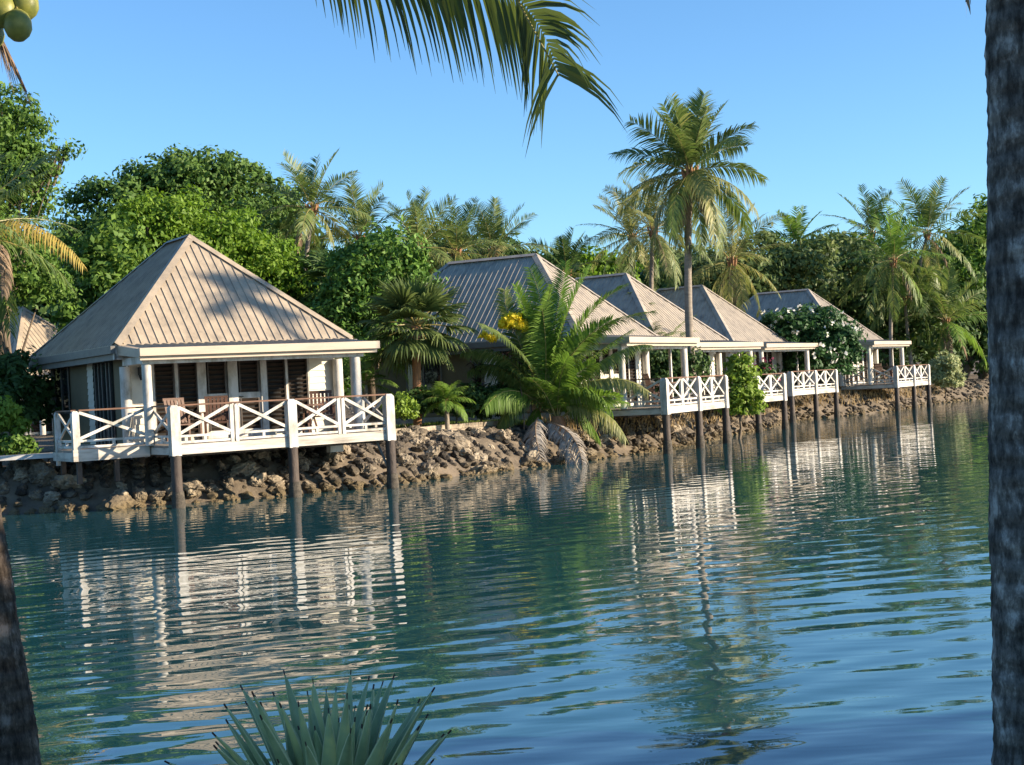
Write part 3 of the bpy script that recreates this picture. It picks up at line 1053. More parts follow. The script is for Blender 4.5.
    lm.box(.64, .74, yw - .16, yw - .031, 2.92 - BZ, 3.1 - BZ)
    lm.tube([(.69, yw - .11, 2.80 - BZ), (.69, yw - .11, 2.92 - BZ)], [.03, .06], 8)
    lm.build('wall_lamp', M['metal'], root)
    # side openings
    sd = MB()
    sd.box(x0 - .03, x0 - .004, 1.6, 3.1, zf, 3.3 - BZ)
    dd = sd.build('side_door', M['glass'], root)
    cu = MB()
    for yy in (1.75, 2.0, 2.35, 2.62, 2.9): cu.box(x0 - .055, x0 - .034, yy, yy + .045, zf, 3.28 - BZ)
    cu.build('door_frame', M['gutter'], dd)
    wn = MB(); wn.box(x0 - .03, x0 - .004, 5.2, 6.45, 2.2 - BZ, 3.3 - BZ)
    w_ = wn.build('window', M['glass'], root)
    wf = MB()
    for a in ((5.15, 5.2, 2.15, 3.3), (6.45, 6.5, 2.15, 3.3), (5.8, 5.84, 2.2, 3.3), (5.15, 6.5, 2.1, 2.15)):
        wf.box(x0 - .06, x0 - .033, a[0], a[1], a[2] - BZ, a[3] - BZ)
    wf.build('frame', M['gutter'], w_)
    fd = MB()
    fd.box(.55, x1 - .1, .6, D - .6, -.6, zf - .36)
    fd.box(x0 + .0, x1, yw + .11, D - .53, zf - .35, zf - .01)
    fd.build('plinth', M['concrete'], root)
    return root


def deck(label, x, y, deg, W=5.98, zoff=0.0, wing=False, group='timber decks over the water', brace=False):
    root = empty('verandah_deck', (x, y, BZ + zoff), rad(deg), label, 'deck', group)
    zf, zr = 1.33 - BZ, 2.17 - BZ
    xa, xb, yf, yb = .41, 5.57, -2.43, .36
    fl = MB()
    nb = 22
    for i in range(nb):
        y0 = yf + .05 + i * (yb - yf - .05) / nb
        fl.box(xa - .05, xb + .1, y0, y0 + (yb - yf - .05) / nb - .012, zf - .045, zf)
    if wing:
        for i in range(14): fl.box(-1.3, xa - .06, -.98 + i * .11, -.98 + i * .11 + .1, zf - .045, zf)
    fl.build('deck_floor', M['deck'], root)
    fs = MB()
    fs.box(xa - .08, xb + .15, yf - .03, yf + .045, zf - .2, zf + .01)
    fs.box(xa - .06, xa - .0, yf + .05, yb, zf - .2, zf - .05)
    fs.box(xb + .08, xb + .15, yf + .05, yb, zf - .2, zf - .05)
    if wing:
        fs.box(-1.36, xa - .09, -1.08, -1.0, zf - .24, zf + .01)
        fs.box(-1.36, -1.30, -.99, .5, zf - .24, zf - .05)
    fs.build('edge_board', M['edge'], root)
    jo = MB()
    for yy in (yf + .35, yf + 1.2, yf + 2.1): jo.box(xa, xb, yy, yy + .1, zf - .26, zf - .05)
    jo.build('joists', M['pile'], root)

    def post(px, py, w=.2, zb=zf - .22, zt=zr + .02):
        pb = MB()
        h = w / 2
        pb.add([(px - h, py - h, zb), (px + h, py - h, zb), (px + h, py + h, zb), (px - h, py + h, zb),
                (px - h, py - h, zt - .06), (px + h, py - h, zt - .06), (px + h, py + h, zt - .06), (px - h, py + h, zt - .06),
                (px - h * .6, py - h * .6, zt), (px + h * .6, py - h * .6, zt), (px + h * .6, py + h * .6, zt), (px - h * .6, py + h * .6, zt)],
               [(0, 3, 2, 1), (0, 1, 5, 4), (1, 2, 6, 5), (2, 3, 7, 6), (3, 0, 4, 7), (4, 5, 9, 8), (5, 6, 10, 9), (6, 7, 11, 10), (7, 4, 8, 11), (8, 9, 10, 11)])
        pb.build('post', M['white'], root)

    def panel(p, q, ztop=zr):
        """one crossed panel between two posts"""
        p, q = Vector((*p, 0)), Vector((*q, 0))
        d = (q - p).normalized()
        nrm = Vector((d.y, -d.x, 0))
        pb = MB()
        zl, zh = zf + .24, ztop - .03
        pb.bar(p + Vector((0, 0, zl)), q + Vector((0, 0, zh)), .035, .065, (0, 0, 1))
        pb.bar(p + Vector((0, 0, zh)) + nrm * .022, q + Vector((0, 0, zl)) + nrm * .022, .035, .065, (0, 0, 1))
        pb.bar(p + Vector((0, 0, zl - .05)), q + Vector((0, 0, zl - .05)), .05, .05)
        pb.bar(p + Vector((0, 0, zf + .06)), q + Vector((0, 0, zf + .06)), .05, .05)
        m = p.lerp(q, .5)
        pb.box(m.x - .03, m.x + .03, m.y - .03, m.y + .03, zf + .086, zl - .076)
        pb.build('crossed_panel', M['white'], root)

    def rail(p, q, ztop=zr):
        rb = MB()
        rb.bar((*p, ztop + .012), (*q, ztop + .012), .11, .035)
        rb.build('handrail', M['rail'], root)
    xm = (xa + xb) / 2 + .12
    for px in (xa, xm, xb): post(px, yf, .21)
    q1, q2 = (xa + xm) / 2, (xm + xb) / 2
    for m in (q1, q2):
        post(m - .055, yf, .075, zf, zr - .005); post(m + .055, yf, .075, zf, zr - .005)
    g = .1
    for a, b in ((xa + g, q1 - .1), (q1 + .1, xm - g), (xm + g, q2 - .1), (q2 + .1, xb - g)): panel((a, yf), (b, yf))
    rail((xa + g, yf), (xm - g, yf)); rail((xm + g, yf), (xb - g, yf))
    yw = -1.0 if wing else .2
    # left side
    nl = 1 if wing else 2
    ys = [yf + (yw - yf) * i / nl for i in range(nl + 1)]
    for i in range(1, nl + 1): post(xa, ys[i], .1, zf - .2, zr)
    for i in range(nl): panel((xa, ys[i] + g), (xa, ys[i + 1] - .06))
    rail((xa, ys[0] + g), (xa, ys[-1] - .06))
    # right side
    ys = [yf + (.25 - yf) * i / 2 for i in range(3)]
    for i in range(1, 3): post(xb, ys[i], .1, zf - .2, zr)
    for i in range(2): panel((xb, ys[i] + g), (xb, ys[i + 1] - .06))
    rail((xb, ys[0] + g), (xb, ys[-1] - .06))
    if wing:
        post(-1.27, -1.0, .15, zf - .2, zr)
        panel((-1.19, -1.0), (xa - .12, -1.0)); rail((-1.19, -1.0), (xa - .06, -1.0))
        post(-1.27, .35, .11, zf - .35, zr)
        panel((-1.27, -.9), (-1.27, .27)); rail((-1.27, -.92), (-1.27, .29))
    # piles
    for px in (xa, xm, xb):
        pb = MB()
        pb.tube([(px, yf, zf - .21), (px, yf, -.5 - BZ * .2), (px, yf, .35 - BZ)], [.115, .115, .12], 14)
        pb.tube([(px + .01, yf, .35 - BZ), (px + .01, yf, .12 - BZ), (px, yf, -1.4 - BZ)], [.122, .145, .14], 14, 1)
        pb.build('pile', [M['pile'], M['pile_growth']], root)
    for px in (xa + .1, xm, xb - .1):
        for py in (0.1,):
            pb = MB()
            pb.tube([(px, py, zf - .21), (px, py, -1.2 - BZ * .4)], .09, 10)
            pb.build('pile', [M['pile'], M['pile_growth']], root)
    if wing:
        for px, py in ((-1.2, -.9), (-1.2, .3), (-.4, -.95)):
            pb = MB(); pb.box(px - .05, px + .05, py - .05, py + .05, -.5, zf - .2); pb.build('pile', [M['pile']], root)
    if brace:
        bb = MB(); bb.tube([(xb - .25, yf + .3, zf - .1), (xb + .02, yf - .1, .1 - BZ)], .03, 8)
        bb.build('brace', M['gutter'], root)
    return root


B1 = dict(x=-8.883, y=32.636, deg=32.97)
bungalow('nearest bungalow, tan hipped roof seen head on, dark louvred doors behind white crossed rails', **B1)
deck('nearest white deck on dark piles, four crossed panels facing the water', **B1, wing=True, brace=True)
B2 = dict(x=2.14, y=43.45, deg=62.0)
bungalow('bungalow behind the young coconut palm, long grey roof side and beige wall', **B2, L=3.3, zoff=.04, roof_mat=M['roof_grey'])
deck('white deck right of the young coconut palm, on thin brown piles', **B2, zoff=.04)
B3 = dict(x=5.45, y=53.4, deg=56.0)
bungalow('bungalow whose roof peak shows just left of the tall palm trunk', **B3, L=2.3, roof_mat=M['roof_grey'])
deck('white deck mostly hidden behind the green bush at the waterline', **B3)
B4 = dict(x=9.9, y=64.2, deg=56.0)
bungalow('bungalow with tan roof slope just right of the tall palm trunk', **B4, L=2.3, zoff=.05, roof_mat=M['roof_grey'])
deck('white deck in front of the flowering frangipani', **B4, zoff=.05)
B5 = dict(x=16.6, y=72.2, deg=57.0)
bungalow('farthest bungalow, grey roof behind the white flowering frangipani', **B5, L=2.9, zoff=.06, roof_mat=M['roof_grey'])
deck('farthest white deck at the right end of the row', **B5, zoff=.06)
# roof glimpsed behind the left bungalow
bungalow('bungalow half hidden in trees at the left edge, tan roof slope catching the sun', -18.75, 54.6, 58, L=2.0, zoff=0)


# ------------------------------------------------------------------ furniture on the decks
def local(Bd, lx, ly, z=1.33):
    a = rad(Bd['deg'])
    return Vector((Bd['x'] + lx * math.cos(a) - ly * math.sin(a), Bd['y'] + lx * math.sin(a) + ly * math.cos(a), z))


def wooden_chair(label, loc, rz, group='brown wooden chairs on the decks'):
    r = empty('wooden_chair', loc, rz, label, 'chair', group)
    s = MB()
    for i in range(5): s.box(-.26, .26, -.26 + i * .105, -.26 + i * .105 + .085, .40, .43)
    s.build('seat', M['timber'], r)
    b = MB()
    for i in range(6): b.bar((-.225 + i * .09, .27, .45), (-.225 + i * .09, .42, .98), .065, .02, (0, 1, 0))
    b.bar((-.27, .29, .52), (.27, .29, .52), .03, .06); b.bar((-.27, .43, .99), (.27, .43, .99), .03, .07)
    b.build('backrest', M['timber'], r)
    for sx in (-1, 1):
        for sy, t in ((-.24, .64), (.27, .64)):
            l = MB(); l.box(sx * .28 - .025, sx * .28 + .025, sy - .025, sy + .025, 0, t); l.build('leg', M['timber'], r)
        a = MB(); a.box(sx * .29 - .04, sx * .29 + .04, -.32, .34, .642, .67); a.build('armrest', M['timber'], r)
    return r


def round_table(label, loc):
    r = empty('round_table', loc, 0, label, 'table')
    t = MB(); t.tube([(0, 0, .68), (0, 0, .72)], .42, 20, smooth=False); t.build('tabletop', M['timber'], r)
    for k in range(4):
        a = k * math.pi / 2 + .4
        l = MB(); l.bar((math.cos(a) * .3, math.sin(a) * .3, 0), (math.cos(a) * .12, math.sin(a) * .12, .68), .04, .04); l.build('leg', M['timber'], r)


wooden_chair('brown slatted wooden chair at the right end of the nearest deck', local(B1, 4.55, -1.0), rad(B1['deg'] - 25))
wooden_chair('brown wooden chair behind the left front panel of the nearest deck', local(B1, 1.25, -.75), rad(B1['deg'] + 10))
wooden_chair('brown wooden chair in front of the louvred double doors of the nearest bungalow', local(B1, 2.15, -.5), rad(B1['deg'] - 20))
round_table('small round wooden table between chairs on the nearest deck', local(B1, 3.9, -1.5))
wooden_chair('brown wooden chair on the deck right of the young coconut palm', local(B2, 2.3, -1.5, 1.37), rad(B2['deg'] + 40))
wooden_chair('brown wooden chair on the farthest deck nearer its bungalow', local(B5, 1.2, -1.6, 1.39), rad(B5['deg'] + 60))
wooden_chair('brown wooden chair on the farthest deck nearer its outer rail', local(B5, 2.1, -1.9, 1.39), rad(B5['deg'] + 20))
round_table('small round wooden table on the second deck from the left', local(B2, 3.2, -1.3, 1.37))

# pale slab and low stone wall on the bank
mb = MB(); c = P(48, 455, 32.2)
mb.add([(c.x - 1.25, c.y - .2, c.z - .07), (c.x + 1.3, c.y + .35, c.z - .07), (c.x + 1.2, c.y + .95, c.z - .07), (c.x - 1.3, c.y + .4, c.z - .07),
        (c.x - 1.22, c.y - .17, c.z + .03), (c.x + 1.27, c.y + .37, c.z + .03), (c.x + 1.17, c.y + .92, c.z + .03), (c.x - 1.27, c.y + .37, c.z + .03)],
       [(0, 3, 2, 1), (4, 5, 6, 7), (0, 1, 5, 4), (1, 2, 6, 5), (2, 3, 7, 6), (3, 0, 4, 7)])
tag(mb.build('concrete_slab', M['concrete']), 'pale concrete slab on the bank left of the nearest deck', 'slab')


def stone_wall():
    mb = MB()
    i0, i1 = shore_at((-2.9, 35.3)), shore_at((1.3, 40.2))
    k = i0
    while k < i1:
        p, n = SH[k] + SHN[k] * 2.05, SHN[k]
        q = SH[min(k + 1, i1)] + SHN[min(k + 1, i1)] * 2.05
        t = (q - p)
        if t.length < .05: k += 1; continue
        for row in range(3):
            j = random.uniform(-.02, .02)
            z0 = .86 + row * .135
            u = t.normalized()
            a = p + u * ((row % 2) * t.length * .5); b = a + u * (t.length * .96)
            nn = n * .3
            f = n * (j - .0)
            hh = .125 + random.uniform(-.008, .004)
            vs = [a + f, b + f, b + nn, a + nn]
            mb.add([v + Vector((0, 0, z0)) for v in vs] + [v + Vector((random.uniform(-.012, .012), 0, z0 + hh)) for v in vs],
                   [(0, 3, 2, 1), (4, 5, 6, 7), (0, 1, 5, 4), (1, 2, 6, 5), (2, 3, 7, 6), (3, 0, 4, 7)])
        k += 1
    tag(mb.build('stone_wall', M['wallstone']), 'low pale stone wall along the top of the bank between the first two bungalows', 'wall')


stone_wall()
mb = MB(); c = local(B1, 4.75, -1.2, .98)
mb.box(-.17, .17, -.1, .1, -.09, .09); mb.box(-.19, .19, -.12, .12, .091, .11)
o = mb.build('junction_box', M['white']); o.location = c; o.rotation_euler = (0, 0, rad(33))
tag(o, 'small white box fixed under the right end of the nearest deck', 'box')

# ------------------------------------------------------------------ broadleaf trees and shrubs
broad_tree('mango_tree', 'big dark green domed tree behind the nearest bungalow', 'tree', gp(190, 62), [(190, 205, 62, 44, 62), (120, 228, 55, 42, 60), (250, 215, 50, 36, 63), (200, 250, 100, 45, 61), (285, 240, 24, 30, 63), (90, 255, 40, 40, 59), (165, 185, 40, 22, 62), (225, 182, 34, 20, 62)],
           M['mango'], leaf=.32, clump=.8, per=60, trunk_r=.5, aspect=.55, fill=.3)
broad_tree('lime_tree', 'bright green spreading tree just behind the ridge of the nearest bungalow', 'tree', gp(190, 48), [(165, 232, 48, 32, 48), (215, 240, 45, 34, 48.5), (255, 265, 38, 28, 49), (190, 265, 80, 35, 49), (140, 250, 40, 40, 47.5), (280, 290, 34, 28, 49)],
           M['lime'], leaf=.25, clump=.6, per=44, trunk_r=.22)
broad_tree('broadleaf_tree', 'light green large leaved tree left of the nearest roof', 'tree', gp(95, 45), [(112, 262, 32, 34, 45), (88, 290, 30, 34, 45), (130, 290, 35, 40, 45.5), (78, 335, 22, 40, 45), (110, 330, 40, 40, 46)],
           M['mid'], leaf=.34, clump=.55, per=24, trunk_r=.18, gap=.15)
broad_tree('shade_tree', 'olive feathery tree rising along the left edge of the photo', 'tree', gp(-10, 42), [(5, 130, 36, 45, 42), (0, 190, 45, 50, 42), (22, 175, 28, 28, 41.5), (-30, 150, 60, 70, 43), (40, 170, 16, 14, 41.5), (58, 154, 9, 9, 41.5), (66, 150, 6, 5, 41.5)],
           M['mid'], leaf=.22, clump=.38, per=26, trunk_r=.22, gap=.2)
broad_tree('leafy_tree', 'mid green tree below the yellow frond at the left edge', 'tree', gp(15, 40), [(18, 275, 34, 34, 40), (-25, 305, 30, 36, 40), (44, 286, 20, 20, 41), (-20, 265, 40, 50, 40)],
           M['mid'], leaf=.22, clump=.45, per=34, trunk_r=.14)
broad_tree('shrub', 'dark shrub under the roof glimpsed at the left edge', 'shrub', gp(10, 38), [(15, 385, 32, 28, 38), (5, 410, 32, 24, 37), (32, 402, 18, 26, 38), (-25, 390, 32, 38, 38)],
           M['dark'], leaf=.2, clump=.35, per=34, trunk_r=.07)
broad_tree('shrub', 'pale yellow green sprig shrub at the left edge above the bank', 'shrub', gp(8, 33.5), [(6, 412, 13, 9, 33.5), (-12, 420, 22, 14, 33.5), (22, 428, 6, 7, 33.5)],
           M['bushlime'], leaf=.16, clump=.16, per=22, trunk_r=.03)
broad_tree('shrub', 'low weeds beside the pale concrete slab', 'shrub', gp(20, 33), [(18, 447, 16, 9, 33), (-8, 446, 20, 10, 33)], M['mid'], leaf=.13, clump=.16, per=20, trunk_r=.02)
broad_tree('glossy_tree', 'glossy broadleaf tree between the nearest bungalow and the fan palm', 'tree', gp(372, 45), [(385, 262, 36, 28, 45), (360, 285, 38, 34, 45), (400, 285, 34, 30, 45.5), (345, 325, 34, 36, 45), (375, 325, 44, 44, 45), (338, 365, 26, 36, 44)],
           M['gloss'], leaf=.26, clump=.48, per=30, trunk_r=.2)
broad_tree('dark_tree', 'dark leafy tree behind the right slope of the nearest roof', 'tree', gp(318, 50), [(318, 300, 36, 42, 50), (300, 325, 38, 40, 50), (345, 290, 32, 36, 50)],
           M['dark'], leaf=.3, clump=.55, per=30, trunk_r=.2)
broad_tree('frangipani', 'frangipani full of white flowers in front of the farthest roof', 'tree', gp(815, 70.3), [(795, 338, 28, 24, 70), (828, 340, 26, 25, 70), (812, 325, 28, 16, 70.5), (845, 355, 12, 22, 70), (805, 358, 38, 18, 70), (775, 330, 14, 14, 71)],
           M['frangi'], leaf=.34, clump=.5, per=30, trunk_r=.12, flowers=(M['petal'], 150, .2))
broad_tree('mangrove_bush', 'bright green bush standing at the waterline below the hidden deck', 'shrub', Vector((7.75, 50.2, .02)), [(741, 376, 14, 16, 50.3), (744, 394, 17, 17, 50.2), (735, 404, 14, 12, 50.2), (750, 408, 9, 9, 50.2), (737, 364, 7, 8, 50.3)],
           M['bushlime'], leaf=.17, clump=.26, per=34, trunk_r=.05)
broad_tree('shrub', 'pale variegated shrub under the palms right of the farthest deck', 'shrub', gp(945, 84), [(945, 368, 13, 15, 84), (950, 380, 13, 8, 84), (938, 378, 9, 8, 84)], M['varieg'], leaf=.28, clump=.3, per=22, trunk_r=.04)
broad_tree('bougainvillea', 'pink flowering shrub on the deck behind the waterline bush', 'shrub', local(B3, 3.9, -1.3, 1.35), [(757, 376, 9, 7, 56), (766, 373, 9, 8, 56.3)], M['dark'], leaf=.16, clump=.2, per=26, trunk_r=.03, flowers=(M['pink'], 26, .12))
broad_tree('shrub', 'dark leafy shrub behind the columns of the second bungalow', 'shrub', gp(660, 52.5), [(655, 372, 26, 26, 52.5), (685, 375, 22, 22, 52.5)], M['dark'], leaf=.25, clump=.35, per=30, trunk_r=.06)
broad_tree('shrub', 'low bright shrub at the foot of the fan palm', 'shrub', gp(405, 37.8), [(402, 404, 10, 8, 37.8), (392, 410, 9, 6, 37.7), (412, 412, 8, 5, 37.8)], M['bushlime'], leaf=.14, clump=.18, per=26, trunk_r=.02)
broad_tree('shrub', 'dark hedge plant against the beige wall behind the stone wall', 'shrub', gp(450, 41), [(470, 402, 26, 15, 41.5), (425, 405, 22, 13, 40.5), (500, 405, 22, 16, 42)], M['dark'], leaf=.16, clump=.25, per=30, trunk_r=.03)
# right hand wood
RT = [('dark tree', 'broad dark tree above the roof of the fourth bungalow', [(765, 262, 30, 24, 92), (800, 262, 34, 22, 92), (780, 285, 50, 28, 91)], 'grey'),
      ('b', 'flat topped olive tree left of the paired tall palms', [(838, 258, 30, 18, 98), (850, 285, 40, 30, 97), (820, 300, 40, 30, 96)], 'grey'),
      ('c', 'dark tree rising beside the foreground trunk at right', [(985, 225, 26, 22, 100), (975, 262, 34, 36, 99), (1010, 240, 36, 40, 101), (955, 290, 30, 40, 98)], 'mid'),
      ('d', 'dark tree behind the last bungalow under the palms', [(880, 310, 40, 38, 94), (920, 315, 38, 40, 95), (900, 345, 50, 34, 93)], 'dark'),
      ('e', 'dark tree at the water end of the wood at right', [(960, 330, 34, 36, 96), (985, 350, 34, 34, 97), (1015, 330, 34, 50, 98)], 'dark'),
      ('f', 'rounded olive tree behind the tall palm crown', [(715, 268, 30, 24, 90), (740, 285, 34, 26, 89), (690, 275, 28, 22, 91)], 'grey'),
      ('g', 'pale green tree behind the gap between the second and third roofs', [(600, 275, 26, 14, 84), (625, 268, 26, 18, 85), (575, 270, 22, 16, 84)], 'lime'),
      ('h', 'dark tree behind the long grey roof at centre', [(440, 262, 40, 24, 72), (480, 262, 40, 22, 73), (510, 268, 30, 20, 74)], 'dark')]
for k, lab, lb, mt in RT:
    broad_tree('forest_tree', lab, 'tree', gp(lb[0][0], lb[0][4]), lb, M[mt], leaf=.55, clump=1.0, per=24, trunk_r=.35, group='trees behind the bungalows')


def far_wood():
    Cs, Ns = [], []
    for px in range(300, 1040, 16):
        d = 118 + 8 * math.sin(px * .07)
        top = 268 + 12 * math.sin(px * .043) + 8 * math.sin(px * .11)
        if px > 740: top -= 14
        c = P(px, (top + 350) / 2, d)
        C, Nn = crown_points([((c.x, c.y, c.z), (3.0, 3.0, (350 - top) / 2 * d / F_PX))], 1.3, 26, .2)
        Cs.append(C); Ns.append(Nn)
    for px in range(-60, 320, 16):
        d = 84
        c = P(px, 315, d)
        C, Nn = crown_points([((c.x, c.y, c.z), (2.6, 2.6, 4.4))], 1.2, 26, .2)
        Cs.append(C); Ns.append(Nn)
    C, Nn = np.concatenate(Cs), np.concatenate(Ns)
    V = leaf_quads(C, Nn, .75, .55)
    tag(np_mesh('far_wood', V, np.arange(len(V)).reshape(-1, 4), M['dark']), 'dense dark wood closing the view behind all the palms and roofs', 'wood', kind='stuff')


far_wood()

# ------------------------------------------------------------------ coconut palms in the distance
pal, paly, palg = M['palm'], M['palmy'], M['palmg']
palm_at('slender palm against the sky right of the big dark tree', 312, 210, 58, gx=300, flen=2.5, nf=17, seed=1, mats=[pal, paly], el1=-50, dead=2, leaf=.6)
palm_at('short palm crown just right of the slender skyline palm', 360, 240, 60, flen=2.5, nf=18, seed=2, mats=[pal], dead=0, trunk_r=.13)
palm_at('palm above the glossy tree, leftmost of three crowns behind the grey roof', 418, 250, 63, flen=2.7, nf=20, seed=3, mats=[pal, paly], dead=0)
palm_at('middle of three palm crowns behind the grey roof ridge', 456, 254, 66, flen=2.6, nf=20, seed=4, mats=[pal], dead=0)
palm_at('palm with spread fronds, rightmost of three above the grey roof ridge', 494, 254, 68, flen=2.8, nf=20, seed=5, mats=[pal, paly], dead=0)
palm_at('dark small palm between the two grey roof peaks', 567, 274, 74, flen=2.3, nf=18, seed=6, mats=[M['dark'], pal], dead=0)
palm_at('tallest palm, long bare trunk rising between the second and third bungalows', 690, 174, 52.4, gx=694, gd=52.7, flen=2.85, nf=33, seed=7, mats=[pal, paly], leaf=.82, nl=46, el0=88, trunk_r=.17, dead=2, coconuts=6, droop=.55, el1=-58, bow=.12, width=.055)
palm_at('yellowish palm left of the tallest palm, trunk showing above the roofs', 653, 232, 68, flen=2.9, nf=22, seed=8, mats=[paly, pal], dead=1, el1=-55)
palm_at('drooping palm half hidden behind the tallest palm at left', 632, 238, 76, flen=3.0, nf=20, seed=9, mats=[paly, pal], dead=1, el1=-55)
palm_at('drooping yellow palm behind the tallest palm at right', 732, 262, 70, flen=3.0, nf=20, seed=10, mats=[paly], dead=2, el1=-60)
palm_at('small palm peeping over the wood left of the farthest roof', 797, 245, 96, flen=2.8, nf=16, seed=11, nl=26, width=.085, mats=[palg], dead=0)
palm_at('bright green palm leaning in front of the taller pair at right', 893, 262, 88, gx=893, flen=3.6, nf=24, seed=12, nl=26, width=.085, mats=[palg, pal], dead=1, leaf=.8, el1=-55)
palm_at('tall palm against the sky beside the foreground trunk', 927, 235, 94, gx=912, flen=3.9, nf=22, seed=13, nl=26, width=.085, mats=[pal, paly], dead=2, leaf=.85, el1=-50)
palm_at('dark palm crown behind the bright green palm', 872, 235, 100, flen=3.4, nf=18, seed=14, nl=26, width=.085, mats=[M['dark'], pal], dead=0, leaf=.8)
palm_at('low palm with a bent old frond near the far shore', 946, 322, 90, gx=945, flen=3.6, nf=20, seed=15, nl=26, width=.085, mats=[pal, palg], dead=3, leaf=.8, el1=-40)
palm_at('leaning palm whose pale trunk curves behind the farthest deck', 905, 300, 90, gx=915, gd=90, flen=3.2, nf=16, seed=16, nl=26, width=.085, mats=[pal], dead=0, leaf=.8, bow=.5)
# crown stands off frame, with fronds reaching in at the left edge
palm_at('palm at the left edge with one yellow arching frond', -42, 238, 34, gx=-55, flen=2.9, nf=18, seed=17, mats=[pal], dead=2, leaf=.75, el1=-30)
yroot = bpy.data.objects[[o.name for o in bpy.data.objects if o.get('label', '').startswith('palm at the left edge')][0]]
off = yroot.location
pth = [P(*a) - off for a in ((-40, 236, 34), (-15, 226, 33.8), (12, 220, 33.5), (35, 225, 33.3), (55, 236, 33.2), (72, 250, 33.1), (84, 266, 33.0))]
frond_obj(yroot, frond_geo(pth, .78, 46, .05, droop=1.0, vshape=-.1, sweep=.5), M['palmold'], M['rachis'])
pth = [P(*a) - off for a in ((-40, 236, 34), (-15, 205, 33.8), (15, 187, 33.5), (40, 174, 33.3), (52, 168, 33.2))]
frond_obj(yroot, frond_geo(pth, .55, 40, .045, droop=.8, vshape=-.1, sweep=.6), M['palm'], M['rachis'])
pth = [P(*a) - off for a in ((-20, 236, 34), (2, 245, 33.8), (6, 268, 33.7), (4, 295, 33.6))]
frond_obj(yroot, frond_geo(pth, .5, 40, .05, droop=1.4, vshape=-.1, sweep=.6), M['palmdead'], M['rachisd'], 'dead_frond')


